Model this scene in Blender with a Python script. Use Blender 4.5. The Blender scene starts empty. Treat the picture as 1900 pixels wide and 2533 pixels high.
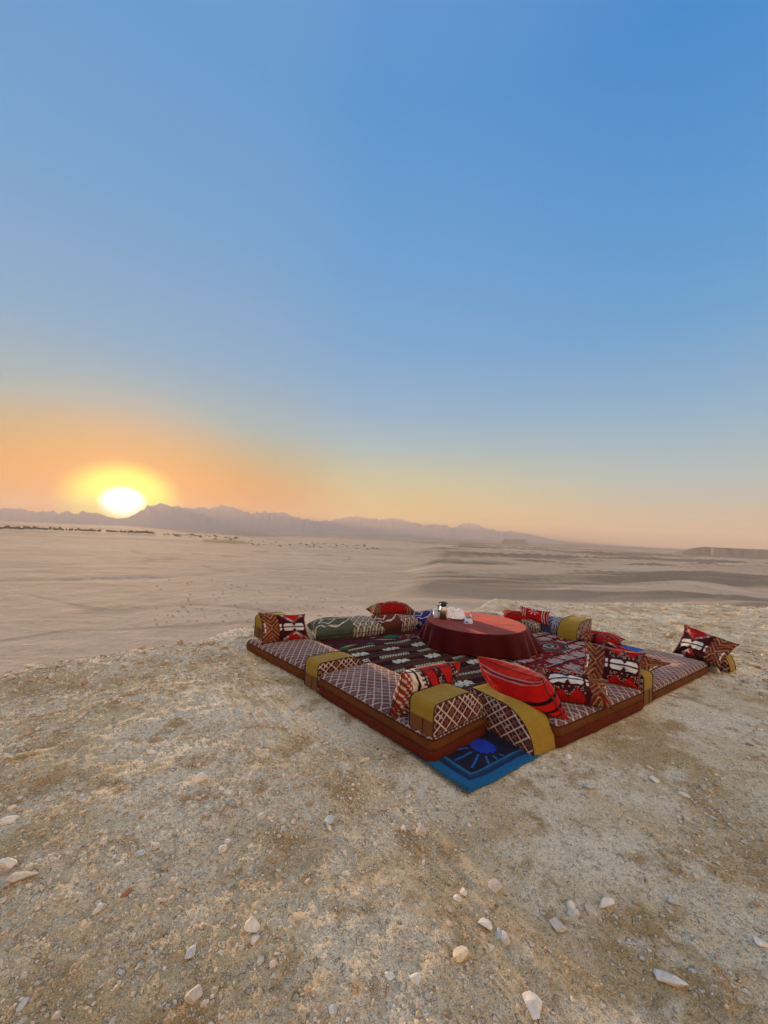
import bpy, bmesh, math, random
import numpy as np
from mathutils import Vector, Matrix

sc = bpy.context.scene
COL = sc.collection
rnd = random.Random(7)
rng = np.random.default_rng(11)
PI = math.pi

# ------------------------------------------------------------------ camera
cd = bpy.data.cameras.new('camera')
cam = bpy.data.objects.new('camera', cd)
COL.objects.link(cam)
sc.camera = cam
cd.sensor_fit = 'HORIZONTAL'
cd.sensor_width = 36.0
cd.lens = 18.02
cd.clip_start = 0.05
cd.clip_end = 60000
_r = Vector((0.99905522, -0.00245232, 0.04338966))
_u = Vector((-0.0434589, -0.05637521, 0.99746336))
_f = Vector((0.0, 0.99840664, 0.05642853))
cam.matrix_world = Matrix(((_r.x, _u.x, -_f.x, 0), (_r.y, _u.y, -_f.y, 0), (_r.z, _u.z, -_f.z, 1.6), (0, 0, 0, 1)))

# ------------------------------------------------------------------ sky, sun, exposure
SUN_AZ = math.radians(-34.26)
SUN_EL = math.radians(2.45)
LAMP_EL = math.radians(3.8)
SKY_STRENGTH = 1.0
SUN_STRENGTH = 9.0   # the haze between the lamp and the plateau takes away more than half of it
HAZE_DENSITY = 1.5e-4


def lin(c):
    c = np.array(c, float) / 255.0
    return tuple(np.where(c <= 0.04045, c / 12.92, ((c + 0.055) / 1.055) ** 2.4))


world = bpy.data.worlds.new('World')
sc.world = world
world.use_nodes = True
wt = world.node_tree
wt.nodes.clear()


def wn(t, **k):
    n = wt.nodes.new(t)
    for a, b in k.items():
        setattr(n, a, b)
    return n


def wl(a, b):
    wt.links.new(a, b)


def wmath(op, a, b=None, clamp=False):
    n = wn('ShaderNodeMath', operation=op, use_clamp=clamp)
    for i, v in enumerate((a, b)):
        if v is None:
            continue
        if isinstance(v, (int, float)):
            n.inputs[i].default_value = v
        else:
            wl(v, n.inputs[i])
    return n.outputs[0]


def wdot(a, vec):
    n = wn('ShaderNodeVectorMath', operation='DOT_PRODUCT')
    wl(a, n.inputs[0])
    n.inputs[1].default_value = vec
    return n.outputs['Value']


tc = wn('ShaderNodeTexCoord')
nv = wn('ShaderNodeVectorMath', operation='NORMALIZE')
wl(tc.outputs['Generated'], nv.inputs[0])
D = nv.outputs[0]
sx = wn('ShaderNodeSeparateXYZ')
wl(D, sx.inputs[0])
el = wmath('ARCSINE', sx.outputs['Z'])
el01 = wmath('MULTIPLY', el, 2 / PI, clamp=True)
hlen = wmath('SQRT', wmath('MAXIMUM', wmath('SUBTRACT', 1.0, wmath('MULTIPLY', sx.outputs['Z'], sx.outputs['Z'])), 1e-6))
sh = (math.sin(SUN_AZ), math.cos(SUN_AZ), 0)
caz = wmath('DIVIDE', wdot(D, sh), hlen)


def ramp(stops, fac):
    n = wn('ShaderNodeValToRGB')
    n.color_ramp.interpolation = 'B_SPLINE' if False else 'LINEAR'
    e = n.color_ramp.elements
    while len(e) < len(stops):
        e.new(0.5)
    for i, (p, c) in enumerate(stops):
        e[i].position = p
        e[i].color = (*lin(c), 1)
    wl(fac, n.inputs[0])
    return n.outputs[0]


ZEN = (140, 168, 202)
R_sun = ramp([(0, (208, 104, 8)), (3 / 90, (214, 114, 10)), (6 / 90, (212, 138, 48)), (9.5 / 90, (184, 160, 112)), (14 / 90, (154, 172, 168)),
              (22 / 90, (126, 164, 194)), (36 / 90, (104, 157, 202)), (50 / 90, (88, 150, 202)), (60 / 90, (100, 152, 206)), (1, ZEN)], el01)
R_mid = ramp([(0, (208, 160, 96)), (3 / 90, (220, 186, 112)), (8 / 90, (192, 190, 150)), (13 / 90, (154, 181, 184)), (18 / 90, (130, 170, 198)),
              (26 / 90, (106, 160, 204)), (36 / 90, (90, 154, 205)), (50 / 90, (70, 144, 202)), (60 / 90, (82, 144, 204)), (1, ZEN)], el01)
R_far = ramp([(0, (192, 168, 150)), (3 / 90, (192, 182, 158)), (8 / 90, (164, 186, 186)), (13 / 90, (140, 178, 196)), (18 / 90, (118, 168, 202)),
              (26 / 90, (86, 156, 204)), (36 / 90, (66, 146, 204)), (50 / 90, (42, 132, 200)), (60 / 90, (66, 138, 204)), (1, ZEN)], el01)
R_back_fill = ramp([(0, (222, 180, 150)), (3 / 90, (234, 190, 158)), (10 / 90, (244, 206, 172)), (25 / 90, (244, 212, 186)), (45 / 90, (226, 206, 196)),  # unseen sky behind the camera, brightened to peach as added fill for the ground
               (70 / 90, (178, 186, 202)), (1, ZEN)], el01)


def maprange(v, a, b):
    n = wn('ShaderNodeMapRange', interpolation_type='SMOOTHSTEP', clamp=True)
    wl(v, n.inputs['Value'])
    n.inputs['From Min'].default_value = a
    n.inputs['From Max'].default_value = b
    return n.outputs[0]


def wmix(fac, a, b, mode='MIX'):
    n = wn('ShaderNodeMix', data_type='RGBA', blend_type=mode)
    if isinstance(fac, float):
        n.inputs[0].default_value = fac
    else:
        wl(fac, n.inputs[0])
    for i, v in ((6, a), (7, b)):
        if isinstance(v, tuple):
            n.inputs[i].default_value = (*v, 1)
        else:
            wl(v, n.inputs[i])
    return n.outputs[2]


sky = wmix(maprange(caz, 0.998, 0.84), R_sun, R_mid)
sky = wmix(maprange(caz, 0.84, 0.22), sky, R_far)
sky = wmix(1.0, sky, (0.84, 0.84, 0.855), 'MULTIPLY')
sky = wmix(maprange(caz, 0.15, -0.6), sky, wmix(1.0, R_back_fill, (1.18, 1.15, 1.08), 'MULTIPLY'))
# aureole round the low sun, a property of the sky in that direction
dx = wdot(D, (math.cos(SUN_AZ), -math.sin(SUN_AZ), 0))
dz = wmath('SUBTRACT', sx.outputs['Z'], math.sin(SUN_EL))
q = wmath('SQRT', wmath('ADD', wmath('POWER', wmath('ABSOLUTE', wmath('DIVIDE', dx, 0.088)), 2.0),
                        wmath('POWER', wmath('ABSOLUTE', wmath('DIVIDE', dz, 0.068)), 2.0)))
front = maprange(caz, 0.5, 0.7)
yel = wmath('MULTIPLY', maprange(q, 1.45, 0.60), front)
wht = wmath('MULTIPLY', maprange(q, 0.58, 0.16), front)
glow = wmath('MULTIPLY', maprange(q, 4.2, 0.6), front)
sky = wmix(wmath('MULTIPLY', glow, 0.55), sky, tuple(lin((244, 148, 26))))
sky = wmix(yel, sky, (1.22, 1.16, 0.10))
sky = wmix(wht, sky, (4.5, 4.4, 3.9))
nish = wn('ShaderNodeTexSky', sky_type='NISHITA', sun_disc=False)
nish.sun_elevation = LAMP_EL
nish.sun_rotation = SUN_AZ
nish.dust_density = 1.0
bg1 = wn('ShaderNodeBackground')
bg1.inputs[1].default_value = 0.05
wl(wmix(1.0, nish.outputs[0], (0.10, 0.16, 0.30), 'MULTIPLY'), bg1.inputs[0])
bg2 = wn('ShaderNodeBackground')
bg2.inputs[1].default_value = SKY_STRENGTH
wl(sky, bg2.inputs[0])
add = wn('ShaderNodeAddShader')
wl(bg1.outputs[0], add.inputs[0])
wl(bg2.outputs[0], add.inputs[1])
wo = wn('ShaderNodeOutputWorld')
wl(add.outputs[0], wo.inputs[0])
world.cycles.sampling_method = 'MANUAL'
world.cycles.sample_map_resolution = 1024

sl = bpy.data.lights.new('sun', 'SUN')
sl.energy = SUN_STRENGTH
sl.angle = math.radians(0.55)
sl.color = (1.0, 0.63, 0.34)
so = bpy.data.objects.new('sun', sl)
COL.objects.link(so)
SD = Vector((math.sin(SUN_AZ) * math.cos(LAMP_EL), math.cos(SUN_AZ) * math.cos(LAMP_EL), math.sin(LAMP_EL)))
so.rotation_euler = SD.to_track_quat('Z', 'Y').to_euler()
so.location = (-8, 10, 6)

vs = sc.view_settings
vs.view_transform = 'Standard'
vs.look = 'None'
vs.gamma = 1
vs.exposure = 0.27
vs.use_curve_mapping = False
sc.cycles.use_denoising = True
sc.cycles.volume_bounces = 0
sc.cycles.max_bounces = 6
sc.cycles.diffuse_bounces = 3
sc.cycles.transparent_max_bounces = 8


# ------------------------------------------------------------------ numpy helpers
def _hash(ix, iy, seed):
    h = (ix.astype(np.int64) * 374761393 + iy.astype(np.int64) * 668265263 + seed * 974634777) & 0xffffffff
    h = ((h ^ (h >> 13)) * 1274126177) & 0xffffffff
    h = h ^ (h >> 16)
    return (h & 0xffffff) / float(0xffffff)


def vnoise(x, y, seed=0):
    x = np.asarray(x, float)
    y = np.asarray(y, float)
    ix, iy = np.floor(x), np.floor(y)
    fx, fy = x - ix, y - iy
    fx = fx * fx * fx * (fx * (fx * 6 - 15) + 10)
    fy = fy * fy * fy * (fy * (fy * 6 - 15) + 10)
    a, b = _hash(ix, iy, seed), _hash(ix + 1, iy, seed)
    c, d = _hash(ix, iy + 1, seed), _hash(ix + 1, iy + 1, seed)
    return (a + (b - a) * fx) * (1 - fy) + (c + (d - c) * fx) * fy


def fbm(x, y, seed=0, octv=4, gain=0.5, lac=2.03):
    s, a, t = 0.0, 1.0, 0.0
    c_, s_ = math.cos(0.6), math.sin(0.6)
    for i in range(octv):
        s = s + a * vnoise(x, y, seed + i * 17)
        t += a
        a *= gain
        x, y = (x * c_ - y * s_) * lac + 7.3, (x * s_ + y * c_) * lac - 3.1
    return s / t  # 0..1


def sst(x, a, b):
    t = np.clip((x - a) / (b - a), 0, 1)
    return t * t * (3 - 2 * t)


def mesh_np(name, V, faces, smooth=True, colors=None, uv=None):
    """V (n,3), faces (m,k) with one k"""
    me = bpy.data.meshes.new(name)
    V = np.asarray(V, np.float32)
    faces = np.asarray(faces, np.int32)
    m, k = faces.shape
    me.vertices.add(len(V))
    me.vertices.foreach_set('co', V.ravel())
    me.loops.add(m * k)
    me.loops.foreach_set('vertex_index', faces.ravel())
    me.polygons.add(m)
    me.polygons.foreach_set('loop_start', np.arange(0, m * k, k, dtype=np.int32))
    me.polygons.foreach_set('use_smooth', np.full(m, smooth, bool))
    me.update(calc_edges=True)
    if colors is not None:
        at = me.color_attributes.new('pattern', 'FLOAT_COLOR', 'POINT')
        c4 = np.ones((len(V), 4), np.float32)
        c4[:, :3] = colors
        at.data.foreach_set('color', c4.ravel())
    return me


def grid_faces(nu, nv, wrap=False, off=0, flip=False):
    """vertices indexed i*nv+j, i in nu, j in nv"""
    i = np.arange(nu if wrap else nu - 1)
    j = np.arange(nv - 1)
    I, J = np.meshgrid(i, j, indexing='ij')
    I2 = (I + 1) % nu
    f = np.stack([I * nv + J, I2 * nv + J, I2 * nv + J + 1, I * nv + J + 1], -1).reshape(-1, 4) + off
    return f[:, ::-1] if flip else f


def link(name, me, mat, parent=None, **props):
    o = bpy.data.objects.new(name, me)
    COL.objects.link(o)
    if mat is not None:
        me.materials.append(mat)
    if parent is not None:
        o.parent = parent
    for k, v in props.items():
        if v is not None:
            o[k] = v
    return o


def thing(name, label, cat, loc=(0, 0, 0), rz=0.0, group=None):
    o = bpy.data.objects.new(name, None)
    COL.objects.link(o)
    o.empty_display_size = 0.1
    o.location = loc
    o.rotation_euler = (0, 0, rz)
    o['label'] = label
    o['category'] = cat
    if group:
        o['group'] = group
    return o


def tag(o, label, cat, group=None):
    o['label'] = label
    o['category'] = cat
    if group:
        o['group'] = group
    return o


def tube_mesh(name, P, r, n=6, closed=True):
    """tube along the points P"""
    P = np.asarray(P, float)
    m = len(P)
    if closed:
        T = np.roll(P, -1, 0) - np.roll(P, 1, 0)
    else:
        T = np.gradient(P, axis=0)
    T /= np.linalg.norm(T, axis=1)[:, None] + 1e-9
    up = np.array([0.13, 0.21, 1.0])
    A = np.cross(T, up)
    A /= np.linalg.norm(A, axis=1)[:, None] + 1e-9
    B = np.cross(T, A)
    th = np.linspace(0, 2 * PI, n, endpoint=False)
    rr = np.broadcast_to(np.asarray(r, float), (m,))
    V = P[:, None, :] + rr[:, None, None] * (np.cos(th)[None, :, None] * A[:, None, :] + np.sin(th)[None, :, None] * B[:, None, :])
    V = V.reshape(-1, 3)
    i = np.arange(m if closed else m - 1)
    j = np.arange(n)
    I, J = np.meshgrid(i, j, indexing='ij')
    I2, J2 = (I + 1) % m, (J + 1) % n
    F = np.stack([I * n + J, I * n + J2, I2 * n + J2, I2 * n + J], -1).reshape(-1, 4)
    return V, F


# ------------------------------------------------------------------ materials
def mat_new(name):
    m = bpy.data.materials.new(name)
    m.use_nodes = True
    nt = m.node_tree
    return m, nt, nt.nodes['Principled BSDF']


def N(nt, t, **k):
    n = nt.nodes.new(t)
    for a, b in k.items():
        setattr(n, a, b)
    return n


def noise(nt, vec, scale, detail=4, rough=0.55):
    n = N(nt, 'ShaderNodeTexNoise')
    n.inputs['Scale'].default_value = scale
    n.inputs['Detail'].default_value = detail
    n.inputs['Roughness'].default_value = rough
    nt.links.new(vec, n.inputs['Vector'])
    return n.outputs['Fac']


def cramp(nt, fac, stops):
    n = N(nt, 'ShaderNodeValToRGB')
    e = n.color_ramp.elements
    while len(e) < len(stops):
        e.new(0.5)
    for i, (p, c) in enumerate(stops):
        e[i].position = p
        e[i].color = (*c, 1)
    nt.links.new(fac, n.inputs[0])
    return n.outputs[0]


def mixc(nt, fac, a, b, mode='MIX'):
    n = N(nt, 'ShaderNodeMix', data_type='RGBA', blend_type=mode)
    if isinstance(fac, (int, float)):
        n.inputs[0].default_value = fac
    else:
        nt.links.new(fac, n.inputs[0])
    for i, v in ((6, a), (7, b)):
        if isinstance(v, tuple):
            n.inputs[i].default_value = (*v, 1)
        else:
            nt.links.new(v, n.inputs[i])
    return n.outputs[2]


def bump(nt, bsdf, hs):
    """hs: list of (socket, distance)"""
    prev = None
    for h, d in hs:
        b = N(nt, 'ShaderNodeBump')
        b.inputs['Strength'].default_value = 1.0
        b.inputs['Distance'].default_value = d
        nt.links.new(h, b.inputs['Height'])
        if prev is not None:
            nt.links.new(prev, b.inputs['Normal'])
        prev = b.outputs[0]
    nt.links.new(prev, bsdf.inputs['Normal'])


def objco(nt):
    return N(nt, 'ShaderNodeTexCoord').outputs['Object']


def cloth_mat(name, color=None, rough=0.9, sheen=0.35, sheen_rough=.5, weave=420, fuzz=0.0006, var=0.25, sheen_tint=(1, .9, .8), spec=0.2, lump=0.014):
    m, nt, b = mat_new(name)
    co = objco(nt)
    n1 = noise(nt, co, 9, 5)
    n2 = noise(nt, co, weave, 2)
    if color is None:
        a = N(nt, 'ShaderNodeAttribute', attribute_name='pattern')
        base = a.outputs['Color']
    else:
        base = mixc(nt, 1.0, tuple(color), (1, 1, 1), 'MULTIPLY')
    v = cramp(nt, n1, [(0.3, (1 - var,) * 3), (0.7, (1 + 0.0,) * 3)])
    v2 = cramp(nt, n2, [(0.3, (0.8,) * 3), (0.7, (1.0,) * 3)])
    c = mixc(nt, 1.0, mixc(nt, 1.0, base, v, 'MULTIPLY'), v2, 'MULTIPLY')
    nt.links.new(c, b.inputs['Base Color'])
    b.inputs['Roughness'].default_value = rough
    b.inputs['Specular IOR Level'].default_value = spec
    b.inputs['Sheen Weight'].default_value = sheen
    b.inputs['Sheen Roughness'].default_value = sheen_rough
    b.inputs['Sheen Tint'].default_value = (*sheen_tint, 1)
    bump(nt, b, [(n2, fuzz), (noise(nt, co, 40, 3), 0.003), (noise(nt, co, 9, 3), lump)])
    return m


M_weave = cloth_mat('woven_pattern_cloth', None, sheen=0.42, sheen_rough=.3, sheen_tint=(1, .75, .65), spec=.1)
M_kilim = cloth_mat('kilim_wool', None, sheen=0.0, spec=.08, weave=260, fuzz=0.0012, var=0.35)
M_rug = cloth_mat('blue_rug_pile', None, sheen=0.05, weave=500, fuzz=0.001, var=0.15)
M_khaki = cloth_mat('khaki_velour', None, sheen=0.15, weave=300, var=0.2, sheen_tint=(1, .95, .6))
M_border = cloth_mat('brown_velour', (0.165, 0.046, 0.007), sheen=0.02, weave=300, var=0.3, sheen_tint=(1, .7, .3))
M_border_low = cloth_mat('russet_velour', (0.135, 0.018, 0.005), sheen=0.01, weave=300, var=0.3, sheen_tint=(1, .5, .3))
M_piping = cloth_mat('dark_piping', (0.05, 0.016, 0.008), sheen=0.05)
M_table = cloth_mat('maroon_satin_cloth', (0.075, 0.0015, 0.0015), rough=0.6, sheen=0.85, sheen_rough=.28, weave=600, fuzz=0.0003, var=0.2, sheen_tint=(1, .30, .28), spec=0.12, lump=0.002)
M_fringe = cloth_mat('fringe_yarn', (0.06, 0.10, 0.11))
M_redfringe = cloth_mat('red_fringe_yarn', (0.35, 0.01, 0.01))


def plain_mat(name, color, rough=0.5, metal=0.0, spec=0.5, bumpd=None, bscale=60):
    m, nt, b = mat_new(name)
    co = objco(nt)
    n1 = noise(nt, co, 14, 5)
    c = mixc(nt, 1.0, tuple(color), cramp(nt, n1, [(0.25, (0.85,) * 3), (0.75, (1,) * 3)]), 'MULTIPLY')
    nt.links.new(c, b.inputs['Base Color'])
    b.inputs['Roughness'].default_value = rough
    b.inputs['Metallic'].default_value = metal
    b.inputs['Specular IOR Level'].default_value = spec
    if bumpd:
        bump(nt, b, [(noise(nt, co, bscale, 4), bumpd)])
    return m


M_steel = plain_mat('brushed_steel', (0.62, 0.58, 0.50), 0.28, 1.0)
M_black = plain_mat('black_plastic', (0.012, 0.011, 0.010), 0.35)
M_white = plain_mat('white_enamel', (0.74, 0.74, 0.76), 0.4)
M_paper = plain_mat('white_tissue', (0.93, 0.92, 0.91), 0.9, bumpd=0.002, bscale=50)
M_bluefilm = plain_mat('blue_print_film', (0.03, 0.05, 0.45), 0.4)
M_whitefilm = plain_mat('white_film', (0.70, 0.76, 0.85), 0.3, bumpd=0.003, bscale=45)
M_wood = plain_mat('table_wood', (0.16, 0.09, 0.05), 0.6)

# ground ----------------------------------------------------------------
M_ground, nt, b = mat_new('stony_dust')
co = objco(nt)
patch = noise(nt, co, 1.1, 6, 0.62)
patch2 = noise(nt, co, 2.7, 7, 0.7)
fine = noise(nt, co, 38, 5, 0.7)
grain = noise(nt, co, 190, 3, 0.7)
c = cramp(nt, patch, [(0.37, (0.58, 0.425, 0.215)), (0.46, (0.76, 0.60, 0.355)), (0.57, (0.90, 0.79, 0.56))])
rust = cramp(nt, patch2, [(0.52, (0, 0, 0)), (0.61, (0.95, 0.95, 0.95))])
c = mixc(nt, rust, c, (0.50, 0.325, 0.14))
pale = cramp(nt, noise(nt, co, 3.4, 8, 0.72), [(0.53, (0, 0, 0)), (0.62, (0.9, 0.9, 0.9))])
c = mixc(nt, pale, c, (0.90, 0.79, 0.57))
c = mixc(nt, 1.0, c, cramp(nt, fine, [(0.30, (0.58, 0.55, 0.51)), (0.44, (0.96,) * 3), (0.7, (1.12,) * 3)]), 'MULTIPLY')
c = mixc(nt, 1.0, c, cramp(nt, grain, [(0.34, (0.62,) * 3), (0.5, (0.98,) * 3), (0.68, (1.14,) * 3)]), 'MULTIPLY')
c = mixc(nt, 1.0, c, cramp(nt, noise(nt, co, 85, 6, 0.75), [(0.34, (0.74, 0.72, 0.68)), (0.46, (1.0,) * 3), (0.66, (1.08,) * 3)]), 'MULTIPLY')
wob = N(nt, 'ShaderNodeTexNoise')
wob.inputs['Scale'].default_value = 30
wob.inputs['Detail'].default_value = 3
nt.links.new(co, wob.inputs['Vector'])
wv = N(nt, 'ShaderNodeVectorMath', operation='MULTIPLY_ADD')
nt.links.new(wob.outputs['Color'], wv.inputs[0])
wv.inputs[1].default_value = (0.03, 0.03, 0.03)
nt.links.new(co, wv.inputs[2])
chips = []
for (vs_, th_, cov, seed_) in ((19, .34, .74, 3), (37, .40, .62, 6), (80, .44, .50, 12)):
    vor = N(nt, 'ShaderNodeTexVoronoi')
    vor.inputs['Scale'].default_value = vs_
    nt.links.new(wv.outputs[0], vor.inputs['Vector'])
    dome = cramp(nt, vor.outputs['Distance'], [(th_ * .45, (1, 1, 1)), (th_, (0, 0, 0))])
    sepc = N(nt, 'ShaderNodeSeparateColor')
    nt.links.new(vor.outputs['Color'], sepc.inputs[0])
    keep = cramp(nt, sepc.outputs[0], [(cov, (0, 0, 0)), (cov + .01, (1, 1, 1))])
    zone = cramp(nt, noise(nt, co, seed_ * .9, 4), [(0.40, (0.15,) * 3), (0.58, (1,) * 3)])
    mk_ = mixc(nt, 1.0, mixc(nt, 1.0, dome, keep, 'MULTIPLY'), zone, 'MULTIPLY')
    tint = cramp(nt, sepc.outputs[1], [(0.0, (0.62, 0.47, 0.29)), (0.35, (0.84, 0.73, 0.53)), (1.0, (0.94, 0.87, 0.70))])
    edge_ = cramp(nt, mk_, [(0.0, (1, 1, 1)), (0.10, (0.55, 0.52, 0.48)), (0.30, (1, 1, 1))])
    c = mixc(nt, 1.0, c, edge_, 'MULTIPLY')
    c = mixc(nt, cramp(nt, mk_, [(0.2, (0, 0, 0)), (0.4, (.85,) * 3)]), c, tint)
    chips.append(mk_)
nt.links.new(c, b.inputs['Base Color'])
b.inputs['Roughness'].default_value = 0.95
b.inputs['Specular IOR Level'].default_value = 0.15
prints = None
for (px_, py_, an_, wave_) in ((0.08, 2.29, 20, 60), (-0.10, 2.37, -35, 60), (0.27, 1.94, 60, 70), (0.40, 1.91, 15, 70), (-0.71, 2.72, 30, 60), (-0.53, 2.46, -10, 60)):
    mp = N(nt, 'ShaderNodeVectorMath', operation='SUBTRACT')
    nt.links.new(co, mp.inputs[0])
    mp.inputs[1].default_value = (px_, py_, 0)
    vr = N(nt, 'ShaderNodeVectorRotate', rotation_type='Z_AXIS')
    vr.inputs['Angle'].default_value = math.radians(an_)
    nt.links.new(mp.outputs[0], vr.inputs['Vector'])
    ms = N(nt, 'ShaderNodeVectorMath', operation='MULTIPLY')
    nt.links.new(vr.outputs[0], ms.inputs[0])
    ms.inputs[1].default_value = (1 / .115, 1 / .050, 0)
    ln = N(nt, 'ShaderNodeVectorMath', operation='LENGTH')
    nt.links.new(ms.outputs[0], ln.inputs[0])
    mk = N(nt, 'ShaderNodeMapRange', interpolation_type='SMOOTHSTEP')
    nt.links.new(ln.outputs['Value'], mk.inputs['Value'])
    mk.inputs['From Min'].default_value = 1.05
    mk.inputs['From Max'].default_value = 0.8
    sp = N(nt, 'ShaderNodeSeparateXYZ')
    nt.links.new(vr.outputs[0], sp.inputs[0])
    ws = []
    for ax_ in ('X', 'Y'):
        w1_ = N(nt, 'ShaderNodeMath', operation='MULTIPLY')
        nt.links.new(sp.outputs[ax_], w1_.inputs[0])
        w1_.inputs[1].default_value = 2 * math.pi * wave_
        w2_ = N(nt, 'ShaderNodeMath', operation='SINE')
        nt.links.new(w1_.outputs[0], w2_.inputs[0])
        ws.append(w2_.outputs[0])
    mx = N(nt, 'ShaderNodeMath', operation='MAXIMUM')
    nt.links.new(ws[0], mx.inputs[0])
    nt.links.new(ws[1], mx.inputs[1])
    pr_ = N(nt, 'ShaderNodeMath', operation='MULTIPLY')
    nt.links.new(mx.outputs[0], pr_.inputs[0])
    nt.links.new(mk.outputs[0], pr_.inputs[1])
    if prints is None:
        prints = pr_.outputs[0]
    else:
        ad = N(nt, 'ShaderNodeMath', operation='ADD')
        nt.links.new(prints, ad.inputs[0])
        nt.links.new(pr_.outputs[0], ad.inputs[1])
        prints = ad.outputs[0]
bump(nt, b, [(noise(nt, co, 17, 7, 0.75), 0.014), (fine, 0.013), (grain, 0.003), (chips[0], 0.015), (chips[1], 0.010), (chips[2], 0.005), (prints, 0.003)])

M_stone, nt, b = mat_new('pale_limestone')
a = N(nt, 'ShaderNodeAttribute', attribute_name='pattern')
co = objco(nt)
c = mixc(nt, 1.0, a.outputs['Color'], cramp(nt, noise(nt, co, 60, 5, 0.7), [(0.3, (0.72, 0.70, 0.68)), (0.65, (1, 1, 1))]), 'MULTIPLY')
nt.links.new(c, b.inputs['Base Color'])
b.inputs['Roughness'].default_value = 0.85
b.inputs['Specular IOR Level'].default_value = 0.25
bump(nt, b, [(noise(nt, co, 110, 5, 0.7), 0.0035)])

M_plain, nt, b = mat_new('desert_sand')
a = N(nt, 'ShaderNodeAttribute', attribute_name='pattern')
co = objco(nt)
c = mixc(nt, 1.0, a.outputs['Color'], cramp(nt, noise(nt, co, 0.9, 6, 0.7), [(0.3, (0.88, 0.87, 0.86)), (0.7, (1.04,) * 3)]), 'MULTIPLY')
nt.links.new(c, b.inputs['Base Color'])
b.inputs['Roughness'].default_value = 1.0
b.inputs['Specular IOR Level'].default_value = 0.05
bump(nt, b, [(noise(nt, co, 0.5, 5, 0.6), 0.3), (noise(nt, co, 0.09, 5, 0.65), 1.6)])

M_rock = plain_mat('mountain_rock_hazed', (0.48, 0.46, 0.48), 1.0, spec=0.05)  # pale lilac-grey base colour stands in for part of the distance haze
M_mesa = plain_mat('mesa_rock', (0.30, 0.24, 0.18), 1.0, spec=0.05)
M_leaf = plain_mat('palm_foliage', (0.055, 0.06, 0.025), 0.9, spec=0.1)
M_bark = plain_mat('palm_bark', (0.12, 0.085, 0.055), 0.95, spec=0.1)
M_mound = plain_mat('crusted_sand', (0.40, 0.31, 0.22), 0.95, spec=0.1)
M_shrub = plain_mat('dry_shrub', (0.16, 0.13, 0.085), 0.95, spec=0.1)
M_field = plain_mat('field_green', (0.20, 0.19, 0.07), 1.0, spec=0.05)

# haze -------------------------------------------------------------------
M_haze = bpy.data.materials.new('haze_air')
M_haze.use_nodes = True
nt = M_haze.node_tree
nt.nodes.clear()
pv = N(nt, 'ShaderNodeVolumePrincipled')
pv.inputs['Color'].default_value = (0.86, 0.77, 0.70, 1)
pv.inputs['Density'].default_value = HAZE_DENSITY
pv.inputs['Anisotropy'].default_value = 0.08
mo = N(nt, 'ShaderNodeOutputMaterial')
nt.links.new(pv.outputs[0], mo.inputs['Volume'])

# ------------------------------------------------------------------ terrain
EDGE_AZ = [-180, -120, -75, -44, -38, -31, -25, -19, -12, -4, 4, 10, 12.5, 14.6, 16.5, 19.6, 29.7, 45, 75, 120, 180]
EDGE_R = [30, 26, 9, 5.9, 5.93, 6.07, 6.3, 6.74, 7.1, 7.3, 7.5, 8.0, 8.6, 9.7, 10.3, 10.5, 12.1, 16, 24, 30, 30]


def plateau_z(x, y):
    r = np.hypot(x, y)
    az = np.degrees(np.arctan2(x, y))
    e = np.interp(az, EDGE_AZ, EDGE_R) + 0.28 * (fbm(x * 1.3, y * 1.3, 5, 3) - 0.5) * 2 * sst(r, 3, 6)
    s = r - e
    rel = 0.065 * (fbm(x * 0.9, y * 0.9, 1, 3) - 0.5) + 0.030 * (fbm(x * 4.2, y * 4.2, 21, 4) - 0.5)
    rel += 0.026 * (fbm(x * 15, y * 15, 31, 4, 0.6) - 0.5)
    ridge = 1 - np.abs(2 * fbm(x * 2.6, y * 2.6, 44, 5, 0.55) - 1)
    rel += 0.030 * (ridge ** 3 - 0.3) * sst(fbm(x * .8, y * .8, 77, 2), 0.42, 0.6)
    # level pad under the seating square
    px, py = x - 1.35, y - 4.75
    a1 = px * 0.8 + py * 0.6
    a1 = np.maximum(a1 - 0.62, -a1)
    a2 = np.abs(-px * 0.6 + py * 0.8)
    pad = 1 - sst(np.maximum(a1 * 0.9, a2 * 0.98), 2.15, 2.85)
    z = rel * (1 - 0.9 * pad) - 0.012 * pad - 0.004
    bumpm = np.exp(-(((x - 3.0) / 0.5) ** 2 + ((y - 9.7) / 0.4) ** 2)) * 0.13
    sl_ = np.where(s > -1.2, np.sqrt(np.maximum(s + 0.35, 0) ** 2 + 0.12) - 0.346, 0)
    z = z + bumpm - 0.75 * np.maximum(sl_, 0) * (1 + 0.25 * (fbm(x * 0.35, y * 0.35, 9, 3) - 0.5))
    z = z + 0.05 * sst(s, -1.5, 0) * (fbm(x * 6, y * 6, 61, 3) - 0.4)
    return np.maximum(z, -40)


az = np.radians(np.concatenate([np.linspace(-52, 52, 620), np.linspace(60, 300, 61)]))
rr = np.concatenate([[0.04, 0.2, 0.4, 0.6, 0.8, 0.92], np.geomspace(1.0, 14, 500), np.geomspace(14.5, 80, 60)])
A, R = np.meshgrid(az, rr, indexing='ij')
X, Y = R * np.sin(A), R * np.cos(A)
Z = plateau_z(X, Y)
V = np.stack([X, Y, Z], -1).reshape(-1, 3)
ground = link('plateau_ground', mesh_np('plateau_ground', V, grid_faces(len(az), len(rr), True, flip=True)), M_ground, kind='structure')


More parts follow.
